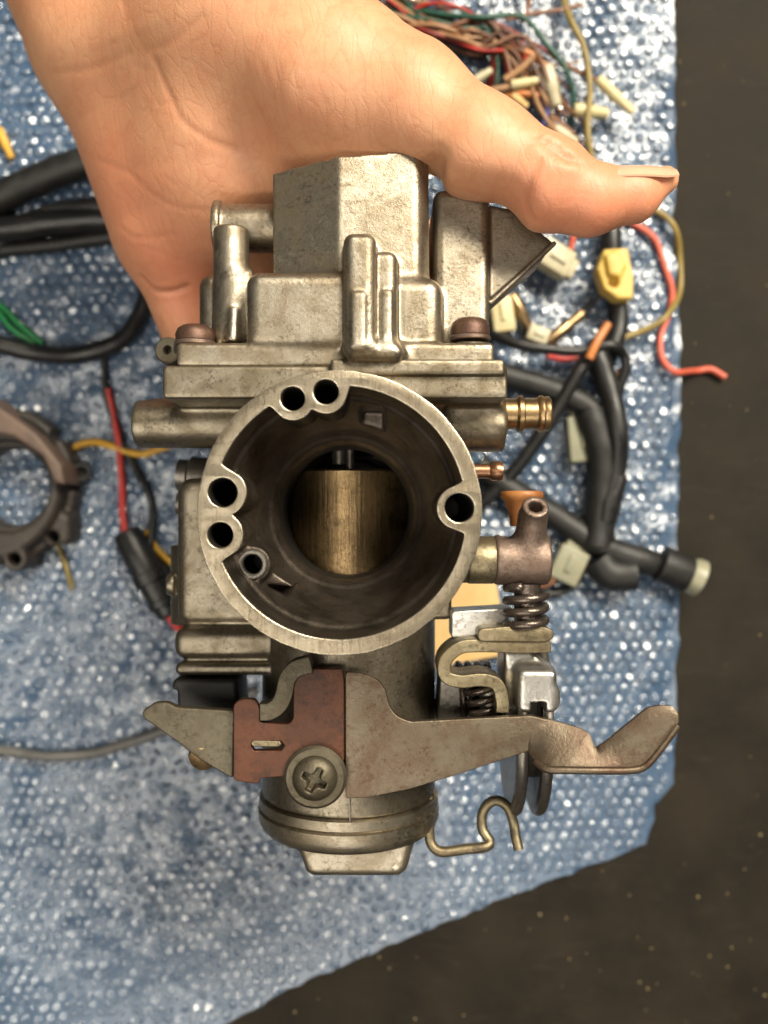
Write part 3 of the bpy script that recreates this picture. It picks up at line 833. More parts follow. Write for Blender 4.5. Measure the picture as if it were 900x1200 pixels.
# right tower and wing
fv.add(s_bx(X(508, -30), X(574, -30), Y(412, -30), Y(222, -30), -60, -29, 2.4), 1.5)
fv.add(s_prism([Q(568, 240, -33)[:2], Q(600, 246, -33)[:2], Q(648, 285, -33)[:2], Q(640, 296, -33)[:2], Q(576, 352, -33)[:2], Q(566, 356, -33)[:2]], -52, -32.0, 0.8), 0.8)
a, b = Q(574, 356, -31), Q(651, 284, -31); dr = (b - a) / np.linalg.norm(b - a)
fv.add(s_cyl(a, b, 0.7, 0.7, 0.3), 0.4)
a2, b2 = a - np.array((0, 0, 14)), b - np.array((0, 0, 14)); pass
# screw pads
for px_, z_ in ((230, -28), (551, -28)):
    fv.add(s_cyl((X(px_, z_), Y(415, z_), z_), (X(px_, z_), Y(404, z_), z_), 5.6, 5.6, 0.5), 0.5)
gV, gF = fv.mesh(); del fv
bowl = link('float_bowl', gV, gF, M['cast'], carb, 180)
prism('bowl_gasket', [pxl([(200, 433.5), (585, 433.5), (585, 429), (200, 429)], -20)], -19.4, 50, M['rubber'], carb, bevel=0.2)
for px_, z_, top in ((229, -27, 381), (551, -27, 373)):
    y0 = Y(405, z_) if px_ < 400 else Y(399, z_)
    hgt = Y(top, z_) - y0; r = 4.9
    s = lathe('bowl_screw', [(r, y0 + 1.1), (r + .05, y0 + hgt * 0.55), (r - 0.5, y0 + hgt * 0.8), (r - 1.6, y0 + hgt * 0.95), (r - 3.2, y0 + hgt), (0.3, y0 + hgt)], (X(px_, z_), 0, z_), (0, 1, 0), M['screw'], carb, 32, 50)
    lathe('washer', [(r + 0.1, y0 - 0.2), (r + 0.25, y0), (r + 0.25, y0 + 0.7), (r, y0 + 1.0)], (X(px_, z_), 0, z_), (0, 1, 0), M['brown'], s, 32)

# ---- brass fuel nipple on the right
zn = -38; x0 = X(588, zn); k = sc(zn)
fn_ = [(0.2, -1), (4.3, -1)]
pr = [(4.3, 0), (4.3, 3.6), (4.6, 3.9), (5.1, 4.3), (5.1, 5.3), (4.4, 5.7), (4.4, 9.0), (4.7, 9.3), (5.1, 9.8), (5.1, 10.6), (4.7, 11.0), (4.85, 11.6), (4.85, 12.2), (4.3, 12.7), (2.6, 12.7), (2.6, 6)]
lathe('fuel_nipple', [(r * 0.95, t) for r, t in pr], (x0, Y(485, zn), zn), (1, 0, 0), M['brass'], carb, 40, 40)
lathe('vent_nipple', [(1.9, -6), (1.9, 1.6), (2.5, 2.3), (2.6, 4.0), (2.4, 5.0), (1.4, 5.2), (1.4, 2)], (X(566, -34), Y(552, -34), -34), (1, 0, 0), M['copper'], carb, 24, 40)

# ---- browned elbow fitting, its upright tube and orange cap
ex0, ez = X(578, -30), -30
ey = Y(656, ez)
lv = Vol((ex0 - 4, ey - 9, ez - 9), (ex0 + 18, ey + 20, ez + 16), 0.4)
lv.add(s_cyl((ex0, ey, ez), (X(643, ez), ey, ez), 6.4, 6.4, 1.0), 0)
lv.add(s_cyl((X(618, ez), ey, ez), (X(621, ez), Y(600, ez), ez + 5.5), 4.4, 3.5, 0.5), 2.0)
nt = np.array((X(621, ez), Y(603, ez), ez + 5)); nd = np.array((0.05, 0.62, 0.78)); nd /= np.linalg.norm(nd)
lv.add(s_cyl(nt - nd * 2, nt + nd * 3.4, 3.5, 3.3, 0.4), 0.8)
lv.sub(s_cyl(nt - nd * 3, nt + nd * 6, 1.75, 1.75, 0.1), 0.2)
lv.sub(s_bx(X(586, ez), X(600, ez), ey + 5.4, ey + 9, ez - 2, ez + 4, .2), 0.2)
lV, lF = lv.mesh(); elbow = link('elbow_fitting', lV, lF, M['brown'], carb, 180)
lathe('elbow_collar', [(5.9, 0), (6.1, .3), (6.1, X(579, -30) - X(548, -30) - .5), (5.9, X(579, -30) - X(548, -30))], (X(548, -30), ey, ez), (1, 0, 0), M['zinc'], carb, 40)
lathe('orange_cap', [(3.0, -8.2), (3.4, -5), (4.6, -1.6), (5.6, -0.6), (5.6, 0.6), (5.2, 1.0), (2, 1.0)], (X(612, -36), Y(580, -36), -37), (0, 1, 0), M['orange'], carb, 36, 45)

# ---- springs and straps of the linkage
def helix(c0, axis, R, turns, L, n=26):
    u, v, a = frame_of(axis); c0 = np.array(c0, float); out = []
    m = int(turns * n)
    for i in range(m + 1):
        t = i / m; th = 2 * math.pi * turns * t
        pitch_t = t
        out.append(c0 + a * L * pitch_t + u * R * math.cos(th) + v * R * math.sin(th))
    return out
zs = -30
Vh, Fh = tube_geo(helix((X(616, zs), Y(733, zs), zs), (0, 1, 0), 4.9, 3.2, 10.2), 1.12, 10)
link('return_spring', Vh, Fh, M['spring'], carb, 180)
lathe('spring_rod', [(3.4, Y(736, zs)), (3.4, Y(684, zs))], (X(618, zs), 0, zs), (0, 1, 0), M['spring'], carb, 24)
# bent strap: an S in profile, extruded in depth
def strap(name, path_px, th, zf, depth, mat, parent, bevel=0.35):
    C = catmull([np.append(Q(a, b, zf)[:2], 0) for a, b in path_px], 0.8); m = len(C)
    L, R_ = [], []
    for i in range(m):
        t = C[min(i + 1, m - 1)] - C[max(i - 1, 0)]; t = t / np.linalg.norm(t); nrm = np.array((-t[1], t[0], 0))
        L.append((C[i] + nrm * th / 2)[:2]); R_.append((C[i] - nrm * th / 2)[:2])
    return prism(name, [L + R_[::-1]], zf, depth, mat, parent, bevel=bevel)
strap('linkage_strap', [(646, 757), (610, 758), (560, 757), (538, 760), (522, 775), (523, 793), (540, 799), (565, 797), (583, 803), (589, 822), (589, 836)], 3.3, -27, 12, M['zinc'], carb)
prism('strap_pad', [pxl([(560, 737), (600, 734), (638, 734), (649, 739), (650, 748), (640, 753), (560, 752)], -26, 1.6)], -26.2, 11, M['zinc'], carb, bevel=0.4)
prism('adjuster_block', [pxl([(529, 716), (596, 712), (603, 714), (596, 720), (596, 746), (529, 748)], -34, 0.8)], -33.5, 10, M['silver'], carb, bevel=0.5)
Vh, Fh = tube_geo(helix((X(571, -34), Y(848, -34), -36), (-0.15, 1, 0), 3.6, 4.2, 11.5), 0.95, 9)
link('adjuster_spring', Vh, Fh, M['spring'], carb, 180)
lathe('adjuster_screw', [(2.7, Y(870, -36)), (2.7, Y(800, -36))], (X(573, -36), 0, -36), (0, 1, 0), M['darksteel'], carb, 20)
for i in range(4):
    ring_lathe('torsion_spring_coil', [(8.6 + 1.0 * math.cos(q), 1.0 * math.sin(q)) for q in np.linspace(0, 6.28, 8, endpoint=False)], (X(540 + i * 11, -48), Y(815, -48), -48), (1, 0.08, 0), M['spring'], carb, 32, 180)
prism('spring_housing', [pxl([(516, 790), (585, 800), (588, 850), (512, 850)], -40, 2.0)], -40, 14, M['darksteel'], carb, bevel=0.6)
# bright stop block with a slot
zv = Vol((X(585, -30) - 3, Y(850, -30) - 3, -52), (X(662, -26) + 3, Y(755, -30) + 3, -20), 0.4)
zv.add(s_bx(X(607, -26), X(653, -26), Y(836, -26), Y(785, -26), -44, -25.5, 1.6), 0)
zv.add(s_prism([Q(590, 762, -34)[:2], Q(622, 762, -34)[:2], Q(650, 785, -34)[:2], Q(650, 800, -34)[:2], Q(592, 842, -34)[:2]], -48, -33, 1.2), 2.0)
zv.add(s_bx(X(645, -27), X(656, -27), Y(828, -27), Y(806, -27), -40, -26.5, 1.2), 2.0)
zv.sub(s_bx(X(622, -26), X(640, -26), Y(850, -26), Y(822, -26), -36, -20, 0.3), 0.3)
zV, zF_ = zv.mesh(); link('stop_block', zV, zF_, M['silver'], carb, 180)
# throttle pulley: two discs on a shaft
shaft_y, shaft_z = Y(838, -58), -58
for px_ in (603, 630):
    xx = X(px_, -52)
    lathe('pulley_disc', [(3, -1.9), (22, -1.2), (25.6, -1.7), (26.8, -1.3), (27.3, -0.5), (27.3, 0.5), (26.8, 1.3), (25.6, 1.7), (22, 1.2), (3, 1.9)], (xx, shaft_y, shaft_z), (1, 0, 0.03), M['pulley'], carb, 72)
lathe('pulley_hub', [(17, X(603, -52)), (17, X(630, -52))], (0, shaft_y, shaft_z), (1, 0, 0), M['darksteel'], carb, 48)
lathe('throttle_shaft', [(4, X(480, -58)), (4, X(644, -58))], (0, shaft_y, shaft_z), (1, 0, 0), M['grey'], carb, 24)

# ---- bracket, lever, screw
ZL = -23.5
prism('rusty_bracket', [pxl([(352, 783), (402, 783), (403.5, 800), (403.5, 893), (385, 915), (340, 915), (336, 909), (306, 911), (303, 918), (274, 914), (274, 824), (284, 818), (300, 819), (306, 833), (304, 846), (338, 848), (344, 842), (344, 800)], ZL, 1.0),
                        pxl([(296, 868), (330, 868), (334, 873), (330, 879), (298, 879), (295, 874)], ZL)], ZL + 0.8, 2.4, M['rust'], carb, bevel=0.35)
prism('bracket_tab', [pxl([(297, 866), (328, 867), (331, 871), (327, 874), (298, 874), (294, 870)], ZL, 0.4)], ZL + 1.2, 4.5, M['zinc'], carb, bevel=0.3)
strap('bracket_hook', [(365, 779), (347, 784), (337, 795), (333, 812), (327, 826), (316, 834), (304, 835)], 4.3, ZL + 1.4, 4, M['grey'], carb)
prism('choke_lever', [pxl([(404.5, 786), (425, 788), (443, 796), (452, 808), (456, 826), (464, 838), (480, 845), (540, 842), (623, 838), (652, 846), (640, 870), (620, 879), (545, 904), (480, 924), (430, 934), (405, 935)], ZL - 1, 1.2)], ZL - 0.2, 2.2, M['lever'], carb, bevel=0.3)
def loft_plate(name, top, bot, thick, mat, parent, rows=7, step=1.0):
    T = catmull([Q(*p) for p in top], 1e9); B = catmull([Q(*p) for p in bot], 1e9)
    m = len(top) * 5; ts = np.linspace(0, 1, m)
    def along(L, linear=True):
        L = np.array([Q(*p) for p in L]); d = np.linspace(0, 1, len(L)); return np.stack([np.interp(ts, d, L[:, i]) for i in range(3)], 1)
    A, Bq = along(top), along(bot)
    V = []
    for side in (0, 1):
        for i in range(m):
            for j in range(rows):
                t = j / (rows - 1); p = A[i] * (1 - t) + Bq[i] * t
                rim_ = 0.35 if (j in (0, rows - 1) or i in (0, m - 1)) else 0.0
                V.append(p + np.array((0, 0, -rim_ if side == 0 else -thick + rim_)))
    w_ = m * rows; F = []
    for i in range(m - 1):
        for j in range(rows - 1):
            a_ = i * rows + j
            F.append((a_, a_ + rows, a_ + rows + 1, a_ + 1)); F.append((w_ + a_, w_ + a_ + 1, w_ + a_ + rows + 1, w_ + a_ + rows))
    for i in range(m - 1):
        for j in (0, rows - 1):
            a_ = i * rows + j; F.append((a_, a_ + rows, w_ + a_ + rows, w_ + a_))
    for j in range(rows - 1):
        for i in (0, m - 1):
            a_ = i * rows + j; F.append((a_, a_ + 1, w_ + a_ + 1, w_ + a_))
    bm = bmesh.new(); vs = [bm.verts.new(v) for v in V]
    for f in F: bm.faces.new([vs[q] for q in f])
    bmesh.ops.recalc_face_normals(bm, faces=bm.faces); bm.verts.index_update()
    F = [tuple(v.index for v in f.verts) for f in bm.faces]; bm.free()
    return link(name, V, F, mat, parent, 40)
loft_plate('lever_tab', [(619, 839, ZL - 0.6), (640, 843, ZL - .2), (660, 848, ZL + .6), (680, 854, ZL + 1.6), (691, 860, ZL + 2.4), (699, 878, ZL + 3.8), (712, 869, ZL + 4), (735, 850, ZL + 4.6), (760, 830, ZL + 5), (775, 827, ZL + 5.4), (788, 828, ZL + 5.8), (796, 836, ZL + 6)],
           [(617, 878, ZL - .5), (624, 888, ZL + 1.5), (632, 897, ZL + 3.6), (642, 902, ZL + 5), (662, 903, ZL + 6), (700, 903.5, ZL + 6.6), (730, 903.5, ZL + 6.8), (750, 902, ZL + 7), (758, 897, ZL + 7), (772, 880, ZL + 7), (787, 860, ZL + 6.6), (797, 846, ZL + 6.2)], 1.9, M['lever'], carb)
tube('lever_lip', [Q(628, 893, ZL + 2.2), Q(641, 901.5, ZL + 4.6), Q(665, 902.5, ZL + 5.6), Q(700, 903, ZL + 6.2), Q(740, 902.5, ZL + 6.4), Q(757, 897, ZL + 6.4), Q(775, 876, ZL + 6.2), Q(794, 850, ZL + 5.6)], 0.95, M['lever'], carb, 10, 1.0)
# left-hand lever with folded edge
prism('lever_paddle', [pxl([(275, 833), (273, 913), (255, 903), (232, 889), (205, 868), (168, 842), (166, 834), (180, 824), (196, 823), (206, 829)], ZL - 2, 0.9)], ZL - 2, 3.0, M['grey'], carb, bevel=0.5)
lathe('paddle_rivet', [(3.6, -3), (3.8, 0), (3.3, 1.0), (1.2, 1.6)], Q(238, 887, ZL - 4), (0, -0.35, 1), M['brass'], carb, 24)
sx, sy = X(370, ZL), Y(908, ZL)
ring_lathe('bracket_washer', [(4.2, 1.0), (4.2, 2.0), (5.6, 2.9), (7.0, 2.7), (7.75, 1.9), (7.75, 1.0)], (sx, sy, ZL), (0, 0, 1), M['grey'], carb, 56)
bs = Vol((sx - 8, sy - 8, ZL - 2), (sx + 8, sy + 8, ZL + 9), 0.22)
bs.add(s_ell((sx, sy, ZL + 2.2), (5.5, 5.5, 3.3)), 0)
bs.sub(s_bx(sx - 9, sx + 9, sy - 9, sy + 9, ZL - 4, ZL + 2.2, 0.1), 0)
Rz = rotm('Z', 62)
bs.sub(s_box((sx, sy, ZL + 5.4), (3.1, 0.8, 2.6), 0.35, Rz), 0.5); bs.sub(s_box((sx, sy, ZL + 5.4), (0.8, 3.1, 2.6), 0.35, Rz), 0.5)
bs.sub(s_ell((sx, sy, ZL + 5.6), (1.7, 1.7, 2.4)), 0.5)
sV, sF = bs.mesh(); link('cross_head_screw', sV, sF, M['grey'], carb, 180)
# rubber dust cap between starter housing and paddle
prism('rubber_cap', [pxl([(206, 793), (280, 793), (283, 832), (212, 830), (211, 806), (205, 805)], -44, 1.2)], -40, 18, M['blackcap'], carb, bevel=1.2)
# spring hook at the bottom
tube('spring_hook', [Q(503, 930, -48), Q(503, 965, -45), Q(505, 988, -44), Q(517, 998, -43), Q(545, 995, -43), Q(570, 992, -43), Q(574, 985, -44), Q(566, 974, -45), Q(565, 955, -46), Q(572, 942, -46), Q(583, 938, -46), Q(595, 946, -46), Q(602, 965, -46), Q(604, 980, -45), Q(608, 996, -44)],
     1.4, M['zinc'], carb, 12, 1.0)
# dark drain and link plugs on the left flank
for (a, b, zz, r, ln) in ((205, 560, -58, 5.6, 9), (196, 592, -60, 4.2, 7), (214, 612, -56, 6.5, 6)):
    c = Q(a, b, zz); lathe('side_plug', [(r * .8, -ln * .3), (r, 0), (r, ln * .6), (r * .8, ln * .7), (r * 0.8, ln)], c + np.array((10, 0, 0)), (-1, 0.1, 0), M['darksteel'], carb, 24)
lathe('flange_lug', [(3.4, -14), (3.6, -13), (3.6, -0.4), (3.2, 0), (1.3, 0), (1.3, -3)], Q(196, 410, -40), (-0.15, 0.1, 1), M['grey'], carb, 28)

# ================================================================ HAND
hv = Vol((-135, 20, -112), (82, 165, 8), 0.75)
def C(p, q, r1, r2, k): hv.add(s_cone(Q(*p), Q(*q), r1, r2), k)
C((20, -260, -66), (138, 30, -70), 29, 27.5, 0)           # forearm, little-finger side
C((300, -260, -56), (290, 0, -52), 30, 29, 12)
C((168, 80, -73), (206, 262, -79), 27.0, 20.5, 10)       # heel of the hand
C((245, 60, -56), (258, 200, -64), 27, 20, 16)
C((270, 150, -54), (305, 190, -57), 17, 14, 14)
C((300, 20, -42), (392, 92, -34), 26, 19.5, 10)          # ball of the thumb
C((392, 92, -34), (478, 118, -28), 18.5, 14.0, 8)
C((330, 160, -50), (440, 165, -34), 10, 9, 9)
C((250, 200, -66), (330, 260, -84), 19, 15, 10)
C((478, 118, -28), (566, 177, -23), 13.6, 12.0, 6)       # thumb
C((566, 177, -23), (640, 217, -20), 12.0, 10.7, 5)
C((640, 217, -20), (690, 234, -19), 10.2, 8.5, 3)
C((690, 234, -19), (742, 229, -19), 8.4, 6.4, 2)
C((742, 228, -19), (779, 211, -19), 6.4, 3.3, 2)
C((636, 182, -16), (662, 188, -16), 4.6, 4.0, 3)         # knuckle fold
# fingers: little finger shows beside the bowl, the others close behind it
C((206, 300, -82), (236, 420, -92), 13.8, 9.6, 6)
C((236, 420, -92), (330, 455, -96), 9.0, 8.0, 3); C((330, 455, -96), (395, 440, -94), 7.8, 6.8, 3)
for (a, b, c_, d) in (((265, 270, -80), (320, 370, -94), (440, 420, -97), (500, 400, -93)), ((320, 220, -84), (380, 310, -95), (490, 360, -97), (545, 345, -92)), ((380, 190, -80), (430, 250, -92), (510, 300, -95), (550, 290, -90))):
    C(a, b, 11, 9.6, 4); C(b, c_, 9.4, 8.4, 2.5); C(c_, d, 8.2, 7.0, 2.5)
# room for the bowl and body it grips
hv.sub(s_bx(X(312, -30), X(521, -22), 20, Y(187, -22), -73, 10, 3), 2.0)
hv.sub(s_bx(X(262, -45), X(600, -22), 20, Y(258, -36), -73, 10, 5), 7.0)
hv.sub(s_bx(X(505, -30), X(590, -30), 20, Y(238, -30), -64, -28, 2), 1.0)
hV, hF = hv.mesh(); del hv
# normals
def vnormals(V, F):
    a, b, c, d = (V[F[:, i]] for i in range(4)); n = np.cross(c - a, d - b); N = np.zeros_like(V)
    for i in range(4): np.add.at(N, F[:, i], n)
    return N / (np.linalg.norm(N, axis=1)[:, None] + 1e-9)
hN = vnormals(hV, hF)
hp = np.stack([450 + hV[:, 0] / (S0 * (D - hV[:, 2]) / D), 600 - hV[:, 1] / (S0 * (D - hV[:, 2]) / D)], 1)
front = hN[:, 2] > -0.1
def on_skin(px, py):
    d = np.hypot(hp[:, 0] - px, hp[:, 1] - py); c = np.where((d < 14) & front)[0]
    if len(c) == 0: c = np.where(front)[0]; return hV[c[np.argmin(d[c])]]
    return hV[c[np.argmax(hV[c, 2] - d[c] * 0.3)]]
disp = np.zeros(len(hV))
def crease(pts, w, depth, puff=0.0):
    L = [on_skin(*p) for p in pts]; L = catmull(L, 1.0)
    A = np.array(L); d = np.full(len(hV), 1e9)
    lo, hi = A.min(0) - 8, A.max(0) + 8
    m = np.all((hV > lo) & (hV < hi), 1); sub = hV[m]; dd = np.full(len(sub), 1e9)
    for p in A: dd = np.minimum(dd, np.linalg.norm(sub - p, axis=1))
    disp[m] += -depth * np.exp(-(dd / w) ** 2) + puff * np.exp(-((dd - 2.6 * w) / (1.4 * w)) ** 2)
crease([(182, 72), (198, 110), (214, 140), (245, 164), (275, 177)], 1.1, 0.30, 0.0)      # line round the ball of the thumb
crease([(158, 336), (178, 341), (200, 342), (220, 338)], 1.0, 0.7, 0.0)                              # root of the little finger
crease([(130, 270), (160, 280), (200, 276)], 1.0, 0.10, 0.0)
crease([(110, 190), (150, 205), (200, 240), (245, 248)], 1.0, 0.10, 0.0)
crease([(60, 88), (110, 80), (150, 62)], 1.1, 0.16, 0.0)
crease([(170, 60), (200, 50), (235, 20)], 1.1, 0.14, 0.0)
crease([(622, 260), (616, 236), (622, 210), (632, 190)], 1.2, 0.35, 0.0)                             # thumb joint
crease([(640, 166), (650, 178), (664, 188)], 0.9, 0.7, 0.2); crease([(655, 170), (662, 182), (678, 190)], 0.9, 0.6, 0.15); crease([(628, 160), (638, 174), (650, 188)], 0.9, 0.5, 0.15)
for i in range(9):
    x = 292 + i * 17 + random.uniform(-3, 3)
    crease([(x - 8, 60 + random.uniform(-5, 15)), (x + 2, 105), (x + 6, 150 + random.uniform(-10, 15))], 0.8, 0.07)
for i in range(30):
    x, y = random.choice([(random.uniform(120, 300), random.uniform(60, 320)), (random.uniform(300, 600), random.uniform(70, 200)), (random.uniform(150, 260), random.uniform(120, 330))])
    a_ = random.choice([random.gauss(0.15, 0.3), random.gauss(1.3, 0.25)]); l_ = random.uniform(8, 26)
    crease([(x, y), (x + l_ * math.cos(a_) + random.uniform(-2, 2), y + l_ * math.sin(a_)), (x + 2 * l_ * math.cos(a_), y + 2 * l_ * math.sin(a_) + random.uniform(-4, 4))], 0.7, random.uniform(0.03, 0.07))
hV = hV + hN * disp[:, None]
hand = thing('hand', 'bare left hand with thumb stretched right, gripping the carburettor from above', 'hand', (-60, 100, FLOOR + 60))
sk = link('skin', hV, hF, M['skin'], hand, 180)
fl_ = np.zeros(len(hV))
for (px_, py_, rad_, am) in ((700, 250, 14, .55), (765, 222, 8, .35), (655, 178, 6, .2), (130, 200, 24, .35), (200, 300, 18, .35), (600, 245, 12, .3), (215, 350, 14, .4), (330, 140, 16, .2)):
    c_ = on_skin(px_, py_); fl_ += am * np.exp(-(np.linalg.norm(hV - c_, axis=1) / rad_) ** 2)
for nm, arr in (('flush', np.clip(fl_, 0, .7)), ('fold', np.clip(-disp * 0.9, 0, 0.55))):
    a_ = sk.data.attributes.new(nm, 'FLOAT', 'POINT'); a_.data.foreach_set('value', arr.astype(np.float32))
# thumb nail, seen nearly edge on along the top of the thumb
nV, nF = [], []
A0, A1 = Q(704, 198.5, -14.8), Q(790, 198.5, -17.0)
nu, nvn = 16, 11
ax = (A1 - A0); Ln = np.linalg.norm(ax); ax /= Ln; up = np.array((-ax[1], ax[0], 0.0)) * 0.88 + np.array((0, 0, 0.47)); up /= np.linalg.norm(up); sd = np.cross(ax, up)
for s_ in (0, 1):
    for i in range(nu):
        t = i / (nu - 1); wid = 5.4 * (0.80 + 0.2 * math.sin(t * 2.6)) * (1 - 0.25 * max(0, t - 0.8) / 0.2)
        for j in range(nvn):
            q = (j / (nvn - 1) - 0.5) * 2 * 1.05
            p = A0 + ax * Ln * t + sd * (math.sin(q) * wid) + up * ((math.cos(q) - 1) * wid * 0.55 + 0.25 + 0.7 * math.sin(t * 3.14) - s_ * 0.45)
            nV.append(p)
w = nu * nvn
for i in range(nu - 1):
    for j in range(nvn - 1):
        a = i * nvn + j
        nF.append((a, a + 1, a + nvn + 1, a + nvn)); nF.append((w + a, w + a + nvn, w + a + nvn + 1, w + a + 1))
for i in range(nu - 1):
    for j in (0, nvn - 1):
        a = i * nvn + j; nF.append((a, a + nvn, w + a + nvn, w + a))
for j in range(nvn - 1):
    for i in (0, nu - 1):
        a = i * nvn + j; nF.append((a, a + 1, w + a + 1, w + a))
link('thumb_nail', nV, nF, M['nail'], hand, 60)

# ================================================================ WIRES AND PARTS ON THE WRAP
ZF = FLOOR + 8.0
def fl_pts(pts, r):
    out = []
    for p in pts:
        z = ZF + r
        for _ in range(2):
            q = Q(p[0], p[1], z)
            z = (FLOOR + 2.4 + float(wrap_h(q[0], q[1])) if p[0] < 793 else FLOOR + 1.0) + (p[2] if len(p) > 2 else 0) + r
        out.append(Q(p[0], p[1], z))
    return out
PXF = sc(ZF + 5)
def wire(name, pts, wpx, mat, parent=None, tag=None, n=10, **k):
    r = wpx * PXF / 2
    path = catmull(fl_pts(pts, r), 1.6); m = len(path); ph = rng.uniform(0, 6.28, 6); am = 1.0 if wpx < 10 else 0.35
    u_ = np.arange(m) * 1.6
    path = [p + am * np.array((0.35 * math.sin(q * 0.11 + ph[0]) + 0.2 * math.sin(q * 0.27 + ph[1]), 0.35 * math.sin(q * 0.13 + ph[2]) + 0.2 * math.sin(q * 0.31 + ph[3]), 0)) for p, q in zip(path, u_)]
    V_, F_ = tube_geo(path, list(r * (1 + 0.04 * am * np.sin(u_ * 0.25 + ph[4]) + 0.015 * np.sin(u_ * 0.7 + ph[5]))), n)
    return link(name, V_, F_, mat, parent, 50, tag=tag, **k)
def bar(name, p, q, wpx, mat, parent=None, z=1.0, prof=None, n=18, **k):
    r = wpx * PXF / 2
    a = Q(p[0], p[1], ZF + z + r); b = Q(q[0], q[1], ZF + z + r); L = np.linalg.norm(b - a)
    pr_ = prof or [(0.55, 0), (0.9, 0.03), (1, 0.10), (1, 0.62), (0.82, 0.66), (0.82, 0.93), (0.6, 1.0)]
    return lathe(name, [(r * s_, L * t) for s_, t in pr_], a, b - a, mat, parent, n, 40, **k)

# --- left: black hoses and loops
G = 'black hoses on the left'
wire('rubber_hose', [(-60, 262), (0, 232), (50, 208), (95, 192), (150, 178), (210, 170)], 36, M['rubber'], tag=('thickest black rubber hose, topmost of those passing behind the hand', 'hose', G), n=18)
wire('rubber_hose', [(-40, 330), (0, 284), (30, 262), (70, 247), (120, 243, 3), (180, 250)], 21, M['rubber'], tag=('black hose curving down out of the picture, just below the thickest hose', 'hose', G), n=14)
wire('rubber_hose', [(-60, 275, 0), (10, 268, 0), (60, 262), (120, 258), (190, 262)], 30, M['vinyl'], tag=('wide black sleeve lying under the curving hose beside the hand', 'hose', G), n=14)
wire('rubber_hose', [(-60, 296), (0, 293), (60, 288), (120, 279), (180, 268)], 17, M['rubber'], tag=('slim straight black hose, lowest of those passing behind the hand', 'hose', G), n=14)
wire('black_cable', [(-60, 385), (0, 404), (45, 414), (95, 415), (140, 400), (163, 372), (172, 340), (165, 300), (175, 260)], 21, M['vinyl'], tag=('shiny black cable bending up in a loop left of the bowl', 'cable'), n=14)
t = thing('green_wires', 'pair of bright green wires at the left edge', 'wires', Q(10, 370, FLOOR))
wire('wire', [(-40, 330), (0, 357), (22, 380), (50, 404)], 7, M['w_green'], t); wire('wire', [(-42, 340), (-5, 362), (16, 385), (40, 404)], 7, M['w_green'], t)
wire('grey_cable', [(-60, 870), (0, 879), (55, 886), (110, 882), (165, 866), (230, 840), (300, 810)], 12, M['greycable'], tag=('thin grey cable crossing the wrap at lower left', 'cable'))
bar('wire_terminal', (-2, 150), (14, 186), 11, M['w_yellow'], tag=('small yellow sleeved terminal at the far left edge', 'terminal'))
# red, black and yellow leads with the sleeve
t = thing('sleeved_connector', 'black sleeved plug with red, black and yellow leads left of the carburettor', 'connector', Q(170, 650, FLOOR))
wire('red_lead', [(126, 455), (132, 488), (140, 520), (143, 560), (144, 595), (146, 632, 3)], 8.5, M['w_red'], t)
wire('black_lead', [(124, 400), (123, 440), (128, 478), (140, 515), (158, 548), (172, 575), (180, 600), (176, 640, 3)], 8.5, M['w_black'], t)
wire('yellow_lead', [(172, 620, 2), (182, 640), (193, 652), (215, 668)], 8, M['w_yellow'], t)
bar('sleeve', (147, 622), (200, 722), 38, M['vinyl'], t, 0.5, [(0.3, 0), (0.75, 0.01), (0.85, 0.04), (0.9, 0.10), (0.95, 0.12), (0.97, 0.48), (1.08, 0.49), (1.08, 0.60), (0.92, 0.61), (0.90, 0.80), (0.97, 0.81), (0.97, 0.87), (0.8, 0.88), (0.75, 0.97), (0.5, 1.0)], 24)
wire('red_lead', [(193, 712, 3), (204, 730, 2), (225, 752), (250, 770)], 11, M['w_red'], t)
wire('yellow_wire', [(70, 545), (88, 524), (108, 519), (130, 523), (150, 531), (168, 533), (184, 526), (215, 515)], 8.5, M['w_yellow'], tag=('orange-yellow wire running from the brown rubber boot towards the carburettor', 'wire'))

# --- brown rubber intake boot at the left edge
boot = thing('intake_boot', 'round brown rubber intake boot with open bore at the left edge', 'rubber boot', Q(8, 570, FLOOR))
cb = Q(-14, 568, FLOOR + 24); cb2 = Q(6, 570, FLOOR + 24)
sb = sc(FLOOR + 24)
iv = Vol((cb[0] - 46, cb[1] - 46, FLOOR + 4), (cb[0] + 42, cb[1] + 44, FLOOR + 34), 0.8)
iv.add(s_cyl((cb[0], cb[1], FLOOR + 6), (cb[0], cb[1], FLOOR + 26), 29.5, 28, 2.5), 0)
iv.add(s_cyl((cb[0], cb[1], FLOOR + 6), (cb[0], cb[1], FLOOR + 18), 31.5, 31, 1.5), 1)
zb = FLOOR + 29
iv.add(s_cyl((*Q(19, 655, zb - 6)[:2], FLOOR + 6), (*Q(19, 655, zb - 6)[:2], FLOOR + 25), 5.0, 4.6, 0.8), 2)
iv.add(s_bx(*[Q(42, 0, zb)[0], Q(74, 0, zb)[0]], Q(-18, 640, zb)[1], Q(-18, 600, zb)[1], FLOOR + 6, FLOOR + 22, 3), 2)
iv.sub(s_cyl((cb2[0], cb2[1], FLOOR), (cb2[0], cb2[1], FLOOR + 40), 15.2, 15.6, 0.5), 1.0)
iv.sub(s_cyl((cb2[0], cb2[1], FLOOR + 20), (cb2[0], cb2[1], FLOOR + 40), 17.6, 18.6, 0.5), 0.6)
iv.sub(s_cyl((*Q(19, 655, zb - 6)[:2], FLOOR + 15), (*Q(19, 655, zb - 6)[:2], FLOOR + 40), 2.4, 2.4, .2), .2)
